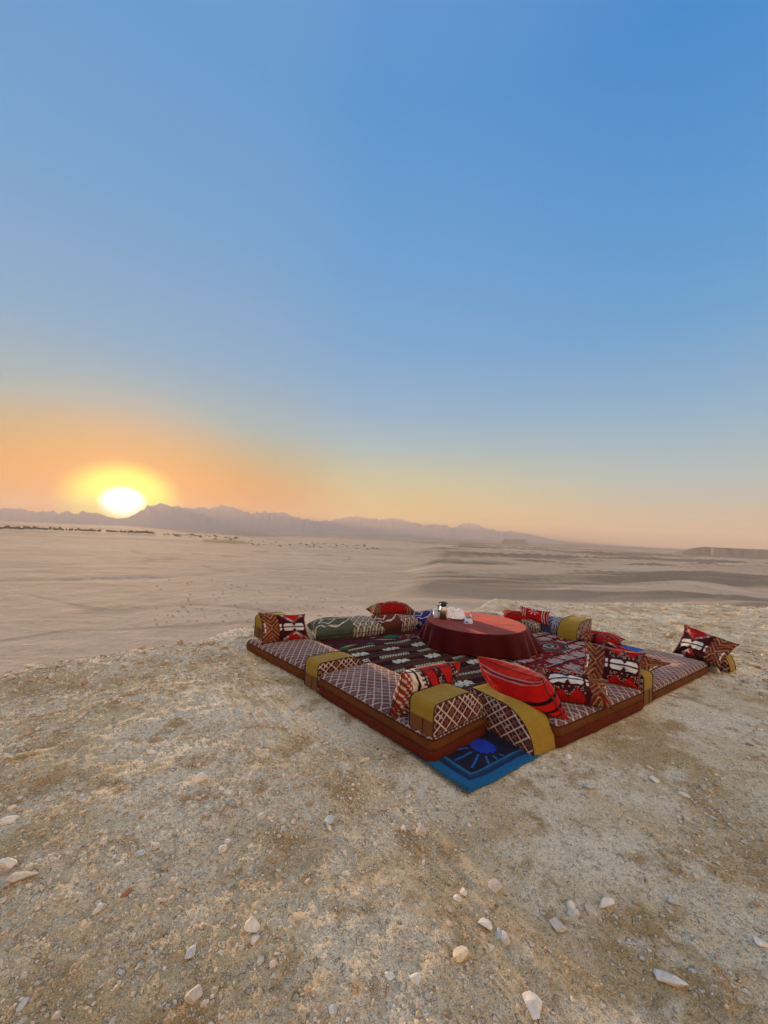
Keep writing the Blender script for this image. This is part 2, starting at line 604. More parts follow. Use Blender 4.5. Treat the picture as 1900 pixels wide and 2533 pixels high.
def plain_z(x, y):
    r = np.hypot(x, y)
    azd = np.degrees(np.arctan2(x, y))
    right = sst(azd + 6 * (vnoise(r / 160, r * 0, 3) - 0.5) - np.clip((r - 250) / 60, -6, 4), 0, 7)
    ax, ay = x + 0.12 * y, y - 0.10 * x
    n = fbm(ax / 340, ay / 78, 3, 4)
    n2 = fbm(ax / 130 + 5, ay / 36, 13, 3)
    far = sst(r, 110, 400)
    dune = (np.abs(n - 0.5) * -2 + 1) ** 2.5 * 11 + (n2 - 0.5) * 6
    soft = (fbm(x / 260, y / 150, 23, 3) - 0.5) * 2.6 + (fbm(x / 40, y / 24, 33, 5, .6) - 0.5) * 1.5
    wash = -0.6 * np.exp(-((y * 0.83 - x * 0.55 - 330 + 40 * (vnoise(x / 70, y / 90, 5) - .5)) / 9) ** 2) * (1 - right)
    wash += -0.6 * np.exp(-((y * 0.6 + x * 0.75 - 120 + 30 * (vnoise(x / 50, y / 60, 6) - .5)) / 6) ** 2) * (1 - right)
    z = -35.5 + right * far * dune + (1 - right) * soft + wash
    flat = sst(r, 1300, 2600)
    return z * (1 - flat) + (-35.2 + (n - 0.5) * 3) * flat, right


az = np.radians(np.concatenate([np.linspace(-54, 54, 540), np.linspace(60, 300, 49)]))
rr = np.geomspace(44, 9300, 400)
A, R = np.meshgrid(az, rr, indexing='ij')
X, Y = R * np.sin(A), R * np.cos(A)
Z, RM = plain_z(X, Y)
base = np.array([0.59, 0.465, 0.33])
dark = np.array([0.20, 0.165, 0.115])
pale_ = np.array([0.68, 0.545, 0.40])
d1 = sst(fbm((X + .12 * Y) / 420, (Y - .1 * X) / 48, 55, 5, 0.6), 0.44, 0.58) * (0.10 + 0.90 * RM) * sst(R, 130, 330)
d1 = np.maximum(d1, sst(fbm(X / 800, Y / 260, 75, 4, 0.6), 0.55, 0.68) * sst(R, 700, 1200) * 0.6)
p1 = sst(fbm(X / 120, Y / 45, 65, 5, 0.6), 0.5, 0.7) * 0.7
trk = np.exp(-((np.abs(fbm(X / 210, Y / 120, 85, 3) - 0.5)) / 0.007) ** 2) * 0.9
C_ = base + (pale_ - base) * p1[..., None]
C_ = C_ + (dark - C_) * np.clip(d1 * 0.8, 0, 1)[..., None]
C_ = C_ + (np.array([0.38, 0.30, 0.215]) - C_) * trk[..., None] * (1 - RM[..., None])
C_ = C_ * (0.86 + 0.26 * fbm(X / 30, Y / 11, 95, 5, 0.7))[..., None]
V = np.stack([X, Y, Z], -1).reshape(-1, 3)
link('desert_plain', mesh_np('desert_plain', V, grid_faces(len(az), len(rr), True, flip=True), colors=C_.reshape(-1, 3)), M_plain, kind='structure')

# mountains: profile as azimuth / elevation in degrees from the plateau
PROF = [(-60, 1.1), (-52, 0.95), (-44.95, 0.95), (-43.64, 0.96), (-42.69, 0.85), (-41.99, 0.84), (-41.28, 0.76), (-40.71, 0.99), (-40.11, 0.78), (-39.46, 1.12),
        (-38.9, 0.82), (-37.82, 1.14), (-36.86, 0.98), (-35.85, 0.66), (-34.6, 0.40), (-33.5, 0.60), (-32.7, 1.30), (-31.54, 2.29), (-30.62, 2.58),
        (-29.09, 2.58), (-27.49, 2.36), (-26.27, 2.33), (-25.24, 2.47), (-24.61, 2.38), (-22.93, 2.96), (-21.84, 2.87), (-20.21, 2.36), (-19.06, 2.07),
        (-17.25, 2.49), (-15.6, 2.34), (-14.65, 2.44), (-13.18, 1.78), (-10.73, 1.53), (-7.76, 1.72), (-5.77, 2.15), (-3.77, 2.55), (-2.23, 2.31),
        (-0.7, 2.12), (0.56, 2.38), (2.35, 2.31), (3.89, 1.86), (5.92, 1.52), (7.67, 1.84), (10.16, 1.56), (11.62, 1.92), (12.83, 2.21), (14.28, 1.72),
        (16.19, 1.25), (17.17, 0.95), (18.55, 1.15), (20.3, 0.95), (21.7, 0.57), (23.87, 0.22), (25.96, 0.0), (29.93, -0.15), (60, -0.2)]
pa, pe = zip(*PROF)
azs = np.linspace(-58, 31, 900)
dist = np.interp(azs, [-58, -40, -32, -10, 10, 30], [7400, 7400, 6400, 6800, 7800, 8800])
top = np.interp(azs, pa, pe) + 0.62 * (1 - np.abs(2 * fbm(azs * 0.9, azs * 0 + .3, 3, 5, .50) - 1) - 0.78) * np.clip(np.interp(azs, pa, pe), 0, 1)
H_ = dist * np.tan(np.radians(top)) + 1.6 + 36
rows = np.linspace(-1, 1, 15)
V = []
for k, s in enumerate(rows):
    dd = dist + s * np.where(s < 0, 900, 500)
    prof = (1 - np.abs(s)) ** 0.85
    jag = 1 + 0.5 * (fbm(azs * 1.6, np.full_like(azs, s * 3), 71, 4, .6) - 0.5) * (1 if abs(s) > 1e-6 else 0)
    z = -37 + H_ * prof * jag * 0.999
    a_ = np.radians(azs)
    V.append(np.stack([dd * np.sin(a_), dd * np.cos(a_), z], -1))
V = np.stack(V, 1).reshape(-1, 3)
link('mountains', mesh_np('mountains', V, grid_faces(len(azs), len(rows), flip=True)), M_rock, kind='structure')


def mesa(name, az0, az1, dist, h, depth, seed):
    n, m = 160, 14
    a_ = np.linspace(az0, az1, n)
    V = []
    prof = [(-1, 0), (-.82, .18), (-.66, .42), (-.56, .66), (-.50, .9), (-.44, 1), (-.2, 1.02), (0, 1), (.2, 1), (.44, 1), (.5, .9), (.6, .6), (.8, .2), (1, 0)]
    t = (a_ - az0) / (az1 - az0)
    side = np.minimum(sst(t, 0, 0.16), sst(1 - t, 0, 0.16) if az1 < 44 else 1)
    for s, hh in prof:
        gul = 1 + 0.45 * (fbm(a_ * 1.1, a_ * 0 + s, seed, 3) - 0.5) * (1 if hh < 0.95 else 0)
        dd = dist + s * depth * gul
        z = -37 + (h + 2) * np.minimum(hh, side ** 0.7) * (1 + 0.05 * (fbm(a_ * 3, a_ * 0, seed + 2, 3) - .5))
        r_ = np.radians(a_)
        V.append(np.stack([dd * np.sin(r_), dd * np.cos(r_), z], -1))
    V = np.stack(V, 1).reshape(-1, 3)
    link(name, mesh_np(name, V, grid_faces(n, m, flip=True)), M_mesa, kind='structure')


mesa('mesa', 36.6, 58, 2350, 40, 330, 5)
mesa('small_mesa', 17.0, 20.8, 3300, 39, 120, 8)

# pale green cultivated strip
a_ = np.radians(np.linspace(-25.0, -18.6, 30))
fr = []
for k in range(2):
    d_ = (1010 + 45 * np.sin(np.linspace(0, PI, 30)) * -1) if k == 0 else np.full(30, 1190.0)
    fr.append(np.stack([d_ * np.sin(a_), d_ * np.cos(a_), plain_z(d_ * np.sin(a_), d_ * np.cos(a_))[0] + 0.45], -1))
V = np.stack(fr, 1).reshape(-1, 3)
link('green_field', mesh_np('green_field', V, grid_faces(30, 2, flip=True)), M_field, kind='structure')

# moon
bm = bmesh.new()
bmesh.ops.create_icosphere(bm, subdivisions=2, radius=24)
me = bpy.data.meshes.new('moon')
bm.to_mesh(me)
bm.free()
M_moon, nt, b = mat_new('moon_glow')
b.inputs['Base Color'].default_value = (0.3, 0.3, 0.3, 1)
b.inputs['Emission Color'].default_value = (0.55, 0.68, 0.75, 1)
b.inputs['Emission Strength'].default_value = 1.0
mo_ = link('moon', me, M_moon, kind='structure')
az_, el_ = math.radians(28.07), math.radians(11.04)
mo_.location = (25000 * math.sin(az_) * math.cos(el_), 25000 * math.cos(az_) * math.cos(el_), 25000 * math.sin(el_))

# haze box
hm = bpy.data.meshes.new('haze')
bx0, bx1, bz0, bz1 = -9800, 9800, -42, 372
vv = [(x, y, z) for z in (bz0, bz1) for y in (bx0, bx1) for x in (bx0, bx1)]
hm.from_pydata(vv, [], [(0, 2, 3, 1), (4, 5, 7, 6), (0, 1, 5, 4), (1, 3, 7, 5), (3, 2, 6, 7), (2, 0, 4, 6)])
link('haze', hm, M_haze, kind='stuff')


# ------------------------------------------------------------------ far trees and shrubs
def blob_tree(name, seed, h, w):
    r_ = np.random.default_rng(seed)
    root = thing(name, 'x', 'tree')
    bm = bmesh.new()
    bmesh.ops.create_cone(bm, cap_ends=True, segments=7, radius1=0.28, radius2=0.14, depth=h * 0.6)
    for v in bm.verts:
        v.co.z += h * 0.3 - 0.5
        v.co.x += 0.15 * math.sin(v.co.z)
    me = bpy.data.meshes.new('trunk')
    bm.to_mesh(me)
    bm.free()
    link('trunk', me, M_bark, root)
    n = 420
    ph = r_.uniform(0, 2 * PI, n)
    ct = r_.uniform(-0.75, 1, n)
    rad = r_.uniform(0.35, 1, n) ** 0.6
    st = np.sqrt(1 - ct ** 2)
    P = np.stack([rad * st * np.cos(ph) * w, rad * st * np.sin(ph) * w, h * 0.62 + rad * ct * h * 0.38], -1)
    P += r_.normal(0, 0.25, P.shape)
    U = r_.normal(0, 1, P.shape)
    U /= np.linalg.norm(U, axis=1)[:, None]
    W = np.cross(U, r_.normal(0, 1, P.shape))
    W /= np.linalg.norm(W, axis=1)[:, None]
    s = r_.uniform(0.35, 0.8, n)[:, None]
    V = np.stack([P + U * s, P + W * s * .6, P - U * s, P - W * s * .6], 1).reshape(-1, 3)
    F = np.arange(4 * n).reshape(-1, 4)
    link('crown', mesh_np('crown', V, F, smooth=False), M_leaf, root)
    return root


protos = [blob_tree('farm_tree', 1, 9.5, 3.6), blob_tree('farm_tree', 2, 8.0, 4.4), blob_tree('farm_tree', 3, 11.0, 2.9)]
used = [False] * 3
G_TREE = 'trees in the windbreak row across the desert floor'


def put_tree(azd, d, s, label, group):
    k = rnd.randrange(3)
    src = protos[k]
    if used[k]:
        o = src.copy()
        COL.objects.link(o)
        for ch in list(src.children):
            c2 = ch.copy()
            COL.objects.link(c2)
            c2.parent = o
    else:
        o = src
        used[k] = True
    a_ = math.radians(azd)
    x, y = d * math.sin(a_), d * math.cos(a_)
    o.location = (x, y, float(plain_z(np.array(x), np.array(y))[0]) - 0.1)
    o.rotation_euler = (0, 0, rnd.uniform(0, 6))
    o.scale = (s, s, s * rnd.uniform(0.85, 1.1))
    o['label'] = label
    o['category'] = 'tree'
    o['group'] = group


azd = -46.0
while azd < -30.6:
    gap = (-36.2 < azd < -35.6)
    if not gap:
        put_tree(azd, 1560 + rnd.uniform(-25, 25), rnd.uniform(0.95, 1.35), 'small dark tree in the long row below the setting sun', G_TREE)
    azd += rnd.uniform(0.13, 0.2) if azd < -42 or azd > -33.5 else rnd.uniform(0.17, 0.34)
azd = -29.6
while azd < -25.2:
    if not (-29.0 < azd < -28.5):
        put_tree(azd, 1500 + rnd.uniform(-20, 20), rnd.uniform(0.45, 0.75), 'low dark tree in the short row right of the setting sun', 'trees in the short row right of the sun')
    azd += rnd.uniform(0.16, 0.24)


def lump(name, seed, flat=0.6, sub=2, rough=0.25):
    bm = bmesh.new()
    bmesh.ops.create_icosphere(bm, subdivisions=sub, radius=1)
    r_ = random.Random(seed)
    o3 = Vector((r_.uniform(0, 50), r_.uniform(0, 50), r_.uniform(0, 50)))
    from mathutils import noise as mn
    for v in bm.verts:
        k = 1 + rough * mn.noise(v.co * 1.7 + o3) * 2
        v.co *= k
        v.co.z *= flat
    me = bpy.data.meshes.new(name)
    bm.to_mesh(me)
    bm.free()
    return me


def spots(n, az0, az1, px0, px1, size, label, group, name='desert_shrub', mat=M_shrub, seed=3):
    """n lumps strewn over the plain between two azimuths and two depressions (degrees)"""
    r_ = random.Random(seed)
    base_me = [lump(name, seed * 10 + i, 0.65) for i in range(3)]
    for m_ in base_me:
        m_.materials.append(mat)
    for i in range(n):
        dep = math.radians(r_.uniform(px0, px1))
        a_ = math.radians(r_.uniform(az0, az1))
        d_ = 36.5 / math.tan(dep)
        x, y = d_ * math.sin(a_), d_ * math.cos(a_)
        o = bpy.data.objects.new(name, base_me[i % 3])
        COL.objects.link(o)
        s = size * r_.uniform(0.6, 1.4) * (d_ / 300) ** 0.6
        o.location = (x, y, float(plain_z(np.array(x), np.array(y))[0]) + 0.1 * s)
        o.scale = (s, s * 0.9, s * r_.uniform(.7, 1.1))
        o.rotation_euler = (0, 0, r_.uniform(0, 6))
        tag(o, label, 'bush', group)


spots(85, -19, 0, 1.75, 2.4, 1.05, 'tiny dark bush on the sandy flat below the mountains', 'bushes dotted on the flat below the mountains', seed=3)
spots(26, -29, -20, 1.25, 1.7, 1.8, 'tiny dark bush near the pale green field', 'bushes near the green field', seed=4)
spots(70, -30, -17, 7.0, 13.0, 0.52, 'small sandy mound on the valley floor left of the rear armrest', 'mounds on the valley floor at left', name='sand_mound', mat=M_mound, seed=5)
spots(50, -14, -2, 8.0, 12.5, 0.52, 'small sandy mound on the valley floor above the bolsters', 'mounds on the valley floor behind the bolsters', name='sand_mound', mat=M_mound, seed=6)


# ------------------------------------------------------------------ cloth patterns (colour as a function of metres)
def col(*c):
    return np.array(c, float)


def put(C, mask, c):
    m = np.clip(np.asarray(mask, float), 0, 1)[..., None]
    return C * (1 - m) + np.asarray(c) * m


CREAM = col(0.70, 0.59, 0.49)
WHITE = col(0.78, 0.76, 0.74)


def lattice(x, y, p=0.105, q_=0.092, lw=0.070, dim=.55):
    """diamond lattice of the seat fabric"""
    a_, b_ = x / p + y / q_, x / p - y / q_
    ia, ib = np.floor(a_), np.floor(b_)
    fa, fb = a_ - ia, b_ - ib
    h = _hash(ia, ib, 3)
    C = np.zeros(x.shape + (3,)) + col(0.110, 0.015, 0.016)
    C = put(C, h > 0.55, col(0.130, 0.038, 0.028))
    C = put(C, h > 0.8, col(0.085, 0.018, 0.030))
    u, v = (fa + fb - 1), (fa - fb)
    au, av = np.abs(u), np.abs(v)
    mot = ((np.maximum(au, av) < 0.24) & (np.minimum(au, av) < 0.14)) | ((np.abs(au - av) < 0.1) & (np.maximum(au, av) < 0.42)) 
    hole = np.maximum(au, av) < 0.09
    h2 = _hash(ia, ib, 9)
    mc = np.where((h2 > 0.82)[..., None], col(0.62, 0.62, 0.55), np.where((h2 > 0.5)[..., None], col(0.25, 0.13, 0.09), np.where((h2 > .25)[..., None], col(0.19, 0.085, 0.07), col(0.30, 0.19, 0.15))))
    mc = mc * dim + C * (1 - dim)
    C = C * (1 - (mot & ~hole)[..., None]) + mc * (mot & ~hole)[..., None]
    C = put(C, hole & (h2 > .6), col(0.05, 0.16, 0.14))
    d = np.minimum(np.minimum(fa, 1 - fa), np.minimum(fb, 1 - fb))
    C = put(C, 1 - sst(d, lw * 0.6, lw * 1.3), CREAM * 1.12)
    return C


def chevron_block(u, v):
    """zigzag ornament at the end of the red pillows; u 0..1 across the block, v -1..1"""
    C = np.zeros(u.shape + (3,)) + col(0.22, 0.014, 0.012)
    cc = np.abs(u - 0.5) * 2
    f = (np.abs(v) * 1.15 - cc * 0.60 + 1.0)
    st = np.floor(f * 22) / 22
    s = (st * 3.0) % 1.0
    C = put(C, (s < 0.22), col(0.42, 0.33, 0.17))
    C = put(C, (s >= 0.22) & (s < 0.42), col(0.13, 0.10, 0.035))
    C = put(C, (s >= 0.42) & (s < 0.66), col(0.33, 0.02, 0.015))
    C = put(C, (s >= 0.85), col(0.08, 0.008, 0.008))
    chk = (np.floor(u * 14) + np.floor(v * 12)) % 2
    C = C * (0.82 + 0.18 * chk[..., None])
    return C


def pat_red(u, v, flip=False, small=False):
    """u,v in -1..1; the red pillow with a white bow tie field"""
    if flip:
        u = -u
    C = np.zeros(u.shape + (3,)) + col(0.055, 0.008, 0.010)
    uu = (u + 0.20) / 1.08
    tri = np.abs(uu - 0.5)
    red = np.abs(v) > 0.30 + tri * 1.25
    red = np.where(small, (np.abs(v) > 0.52 + np.abs((uu * 2) % 1 - 0.5) * 0.8), red)
    C = put(C, red, col(0.44, 0.010, 0.008))
    band = np.abs(np.abs(v) - (0.42 + tri * 1.15))
    if small:
        k = 15
        dm = (np.abs(((u * k) % 1) - .5) + np.abs(((v * k * .7) % 1) - .5))
        inb = (np.abs(np.abs(v) - 0.62) < 0.26) & ~red & (_hash(np.floor(u * k), np.floor(v * k * .7), 3) > 0.4)
        C = put(C, inb & (dm < 0.36), col(0.60, 0.45, 0.42))
        C = put(C, inb & (dm < 0.12), col(0.10, 0.02, 0.02))
    else:
        k = 5.2
        a_, b_ = uu * k + v * k * .62, uu * k - v * k * .62
        fa, fb = a_ - np.floor(a_), b_ - np.floor(b_)
        edge = np.minimum(np.minimum(fa, 1 - fa), np.minimum(fb, 1 - fb))
        h = _hash(np.floor(a_), np.floor(b_), 5)
        cc = np.where((h > .72)[..., None], col(.62, .56, .52), np.where((h > .5)[..., None], col(.36, .15, .13), np.where((h > .3)[..., None], col(.12, .11, .05), col(.32, .03, .02))))
        m = (band < 0.13) & (edge > 0.1)
        C = C * (1 - m[..., None]) + cc * m[..., None]
        C = put(C, (band < 0.13) & (edge > .36) , col(.25, .10, .09))
    t = (uu * 2) % 1.0
    hh = 0.27 * np.minimum(1, (1 - np.abs(2 * t - 1)) * 1.9 + 0.28)
    C = put(C, (np.abs(v) < hh + 0.09) & (uu > 0) & (uu < 1), col(0.025, 0.006, 0.008))
    C = put(C, (np.abs(v) < hh) & (uu > 0.03) & (uu < 0.97) & (np.abs(v) > 0.028), WHITE)
    C = put(C, (u < -0.2) , col(0.06, 0.008, 0.01))
    C = put(C, (u < -0.235) & (u > -0.33) & (np.abs(v) < 0.24) & (np.abs(v) > 0.03), WHITE)
    blk = u < -0.36
    Cb = chevron_block(np.clip((u + 0.98) / 0.62, 0, 1), v)
    C = np.where(blk[..., None], Cb, C)
    C = put(C, (u < -0.9) & (u > -0.96) & (np.abs(v) < 0.3) & (np.abs(v) > 0.04), WHITE)
    e = (u > 0.9)
    C = np.where(e[..., None], np.where((((np.floor(v * 12) + np.floor(u * 20)) % 2) > 0)[..., None], col(.28, .06, .05), col(.10, .03, .02)), C)
    return C


def pat_cream_end(u, v):
    C = np.zeros(u.shape + (3,)) + col(0.46, 0.012, 0.010)
    k = 1.9
    a_ = np.abs(((u * k + .25) % 1) - .5) * 2
    dia = a_ + np.abs(v - .30) * 1.0
    m = dia < 0.98
    C = put(C, m, col(0.04, 0.008, 0.010))
    kk = 13
    dm = np.abs(((u * kk) % 1) - .5) + np.abs(((v * kk * .8) % 1) - .5)
    C = put(C, m & (dia < .85) & (dm < .33) & (_hash(np.floor(u * kk), np.floor(v * kk * .8), 2) > .35), col(.60, .46, .45))
    C = put(C, (np.abs(u) < 0.03), col(0.04, 0.006, 0.006))
    s = u < -0.42
    C = put(C, s, CREAM * 1.12)
    C = put(C, s & (np.abs(u + 0.62) < 0.03), col(.04, .008, .006))
    C = put(C, s & (np.abs(u + 0.46) < 0.04) & ((v * 7) % 1 > .5), col(.06, .01, .01))
    C = put(C, u < -0.80, col(0.32, 0.03, 0.015))
    C = put(C, (u < -0.80) & ((np.floor(v * 9) + np.floor(u * 18)) % 3 == 0), CREAM)
    C = put(C, (u < -.42) & (v < -0.35) & (np.abs(((v + u) * 6) % 1 - .5) < .25), col(.12, .02, .02))
    return C


def pat_stripes(u, v):
    C = np.zeros(u.shape + (3,)) + col(0.50, 0.008, 0.006)
    for c0, w_, cc in ((0.80, 0.008, WHITE * .35), (0.86, 0.010, col(.03, .01, .01)), (0.91, .008, WHITE * .35), (-0.10, 0.085, col(.012, .004, .004)),
                       (0.04, 0.012, col(.05, .006, .006)), (-0.56, 0.055, col(.012, .004, .004)), (-0.80, 0.03, col(.03, .006, .006)), (0.10, .012, col(.12, .006, .006))):
        C = put(C, np.abs(v - c0) < w_, cc)
    return C


def pat_flower(u, v):
    C = np.zeros(u.shape + (3,)) + col(0.48, 0.012, 0.012)
    au = np.abs(u)
    for c0, w_, cc in ((0.60, .025, WHITE * .8), (0.68, .03, col(.02, .008, .01)), (0.76, .02, WHITE * .8), (0.86, .025, col(.02, .008, .01)), (0.93, .015, WHITE * .7)):
        C = put(C, np.abs(au - c0) < w_, cc)
    x_, y_ = u / 0.36, (v - 0.35) / 0.55
    rr_ = np.hypot(x_, y_)
    th = np.arctan2(y_, x_)
    C = put(C, (rr_ < 0.95) & (np.abs(np.sin(3 * th)) < 0.38) & (rr_ > .2), CREAM * 1.1)
    return C


def pat_check(u, v):
    C = pat_red(u, v, small=True)
    return put(C, (np.abs(v) < .4), col(.42, .012, .01))


def pat_dark_red(u, v):
    C = np.zeros(u.shape + (3,)) + col(0.30, 0.008, 0.008)
    for c0 in (-.35, 0.05, .45):
        C = put(C, (np.abs(u - c0) * 1.4 + np.abs(v + .1) < .13), CREAM)
    e = np.abs(u) > 0.62
    C = np.where(e[..., None], chevron_block((np.abs(u) - .62) / .38, v) * .8, C)
    return C


def pat_bolster(base_c):
    base_c = np.asarray(base_c)

    def f(u, v):
        C = np.zeros(u.shape + (3,)) + base_c
        k = 5.0
        a_, b_ = (u * 2.2 + v * .8) * k / 2, (u * 2.2 - v * .8) * k / 2
        fa, fb = a_ - np.floor(a_), b_ - np.floor(b_)
        d = np.minimum(np.minimum(fa, 1 - fa), np.minimum(fb, 1 - fb))
        right = u > 0.05
        C = put(C, right & (d < 0.085), CREAM)
        C = put(C, right & (np.abs(fa - .5) < .13) & (np.abs(fb - .5) < .13), CREAM * .8)
        g_ = np.abs(np.abs(v) - 0.75 + (u + 0.5) ** 2 * 2.2)
        C = put(C, (~right) & (g_ < .045) & (u > -.95), CREAM)
        g2 = np.abs(np.abs(u + .62) + np.abs(v) * .6 - .24)
        C = put(C, (~right) & (g2 < .03), CREAM)
        C = put(C, (np.abs(u - 0.03) < .012), CREAM)
        return C
    return f


def star(p, q_):
    ap, aq = np.abs(p), np.abs(q_)
    ray = (np.abs(np.sin(np.arctan2(q_, p) * 4 + PI / 2)) > .62) & (np.hypot(p, q_) < 1.0) & (np.hypot(p, q_) > .12)
    return ray |  (((ap < .22) & (aq < .95)) | ((aq < .28) & (ap < 1)) | ((np.abs(ap - aq) < .2) & (np.maximum(ap, aq) < .85)) | ((np.abs(ap - .75) < .12) & (aq < .6))) & ~((ap < .1) & (aq < .12))


def pat_brown_kilim(u, v):
    """u along the stripes, v across, metres"""
    vw = v + 0.014 * np.sin(u * 6) + 0.05 * (fbm(u * 2.2, v * 2.2, 12, 3) - .5)
    P_ = 0.46
    t = (vw % P_)
    row = np.floor(vw / P_)
    C = np.zeros(u.shape + (3,)) + col(0.042, 0.009, 0.008)
    C = put(C, (t > .155) & (t < .225), col(.115, .050, .030))
    C = put(C, (t > .33) & (t < .42), col(.095, .038, .026))
    for s, w_, cc in ((.012, .006, col(.20, .10, .06)), (.14, .005, col(.15, .012, .012)), (.238, .005, col(.20, .10, .06)), (.322, .005, col(.17, .014, .014)), (.43, .006, col(.004, .003, .003)), (.448, .005, col(.2, .1, .06)), (.19, .004, col(.03, .01, .01))):
        C = put(C, np.abs(t - s) < w_, cc)
    pu = ((u + row * .31) % .50) / .125 - 2
    m = star(pu, (t - .075) / .068)
    C = put(C, m & (np.abs(pu) < 1.05), col(.66, .65, .52))
    tt = (t - .285) / .034
    ch = (np.abs(((u * 24) % 1 - .5) * 2) - np.abs(tt))
    on = ((u + row * .2) % .62) < .46
    C = put(C, (np.abs(tt) < 1) & on, col(.03, .035, .02))
    C = put(C, (np.abs(tt) < 1) & on & (np.abs(ch) < .34), col(.60, .62, .44))
    C = put(C, (t > .345) & (t < .40) & (np.abs(((u * 2.3 + row * .4) % 1) - .5) < .04), col(.03, .01, .01))
    C = C * (0.8 + .4 * fbm(u * 30, v * 90, 4, 2))[..., None]
    return C


def pat_red_kilim(u, v):
    C = np.zeros(u.shape + (3,)) + col(.27, .007, .010)
    uw = u + .02 * (fbm(u * 2, v * 2, 8, 3) - .5)
    vw = v + .02 * (fbm(u * 2, v * 2, 18, 3) - .5)
    k = 17.0
    h = _hash(np.floor(uw * k), np.floor(vw * k * 1.4), 7)
    fu, fv = (uw * k) % 1 - .5, (vw * k * 1.4) % 1 - .5
    m = (np.abs(fu) + np.abs(fv) < .42)
    C = put(C, m & (h > .82), col(.42, .36, .30))
    C = put(C, m & (h > .6) & (h <= .82), col(.05, .012, .02))
    C = put(C, m & (h > .48) & (h <= .6), col(.04, .09, .06))
    s = (vw * 2.1) % 1
    C = put(C, (s < .07) | ((s > .5) & (s < .53)), col(.04, .01, .012))
    C = put(C, (np.abs(s - .09) < .015), col(.50, .42, .38))
    big = _hash(np.floor(uw * 3.1), np.floor(vw * 4.2), 19)
    bu, bv = ((uw * 3.1) % 1 - .5) * 2.4, ((vw * 4.2) % 1 - .5) * 2.4
    C = put(C, (big > .45) & star(bu, bv), col(.50, .38, .34))
    for (mu, mv, su, sv) in ((0.62, 1.10, .40, .27), (1.75, 1.05, .38, .26), (0.62, 2.0, .4, .27), (1.75, 2.0, .38, .26)):
        du, dv = np.abs(uw - mu) / su, np.abs(vw - mv) / sv
        r_ = np.maximum(np.maximum(du, dv), (du + dv) * .72)
        r_ = np.floor(r_ * 14) / 14
        for lim, cc in ((1.0, col(.045, .012, .014)), (.92, col(.46, .44, .36)), (.80, col(.03, .05, .035)), (.68, col(.30, .03, .035)), (.50, col(.42, .26, .24)), (.40, col(.05, .02, .02)), (.28, col(.34, .42, .32)), (.14, col(.02, .03, .02))):
            C = put(C, r_ < lim, cc)
        C = put(C, (r_ < .93) & (r_ > .79) & ((np.floor(uw * 36) + np.floor(vw * 36)) % 2 == 0), col(.06, .02, .02))
    C = put(C, (np.abs(vw - vw.min() - .06) < .02), col(.45, .38, .3))
    C = C * (0.75 + .5 * fbm(u * 60, v * 25, 4, 2))[..., None]
    return C


def pat_purple_kilim(u, v):
    C = np.zeros(u.shape + (3,)) + col(.075, .018, .026)
    C = C * (.8 + .5 * fbm(u * 4, v * 18, 3, 3))[..., None]
    for (cu, cv, l, w_, an, cc) in ((.30, .20, .20, .06, .5, col(.02, .16, .09)), (.46, .30, .15, .035, .2, col(.36, .40, .05)), (.80, .28, .10, .05, .3, col(.02, .18, .13)), (.62, .12, .10, .02, -.4, col(.45, .36, .22)),
                                    (1.32, .42, .20, .07, -.2, col(.02, .20, .10)), (1.12, .34, .2, .03, -.5, col(.40, .42, .12)), (1.60, .36, .14, .05, .1, col(.38, .40, .05)), (1.0, .5, .04, .03, 0, col(.4, .25, .2)), (.2, .45, .1, .05, 0, col(.02, .16, .09)),
                                    (2.0, .3, .2, .06, .3, col(.02, .18, .09)), (2.3, .4, .16, .05, -.2, col(.36, .40, .05))):
        x_, y_ = u - cu, v - cv
        a1, a2 = x_ * math.cos(an) + y_ * math.sin(an), -x_ * math.sin(an) + y_ * math.cos(an)
        C = put(C, (np.abs(a1) / l + np.abs(a2) / w_) < 1, cc)
    return C


def pat_blue_rug(u, v):
    """u 0..1.15 along, v 0..0.72; origin at the near corner"""
    L_, W_ = 1.15, .72
    d = np.minimum(np.minimum(u * .8, L_ - u), np.minimum(v, W_ - v))
    C = np.zeros(u.shape + (3,)) + col(.003, .006, .028)
    C = put(C, d < .105, col(.003, .060, .17))
    C = put(C, d < .055, col(.003, .125, .30))
    for s, w_ in ((.062, .0035), (.074, .0035), (.086, .0035)):
        C = put(C, np.abs(d - s) < w_, col(.002, .01, .05))
    C = put(C, np.abs(d - .112) < .008, col(.01, .15, .30))
    cx, cy = 0.50, .30
    x_, y_ = u - cx, v - cy
    r_ = np.hypot(x_, y_)
    th = np.degrees(np.arctan2(y_, x_))
    sun_ = r_ < .098 + .006 * np.sign(np.sin(np.radians(th) * 14))
    C = put(C, sun_ & (x_ < .085), col(.006, .045, .50))
    for a0 in (92, 116, 139, 161, -177, -155, -133, -110, -86, 70):
        da = np.abs((th - a0 + 180) % 360 - 180)
        C = put(C, (np.radians(da) * r_ < .0085) & (r_ > .135) & (r_ < .33) & (d > .125), col(.008, .11, .46))
    C = C * (.85 + .3 * fbm(u * 80, v * 80, 4, 2))[..., None]
    return C


def pat_plain_blue(u, v):
    C = np.zeros(u.shape + (3,)) + col(.004, .11, .42)
    d = np.minimum(np.minimum(u, 1.15 - u), np.minimum(v, 1.4 - v))
    C = put(C, np.abs(d - .05) < .006, col(.002, .03, .14))
    return C


# ------------------------------------------------------------------ rugs (sheets with their own folds)
CX_ = np.array([0.80, 0.60])
AX_ = np.array([-0.60, 0.80])
KO = np.array([0.50, 2.90])


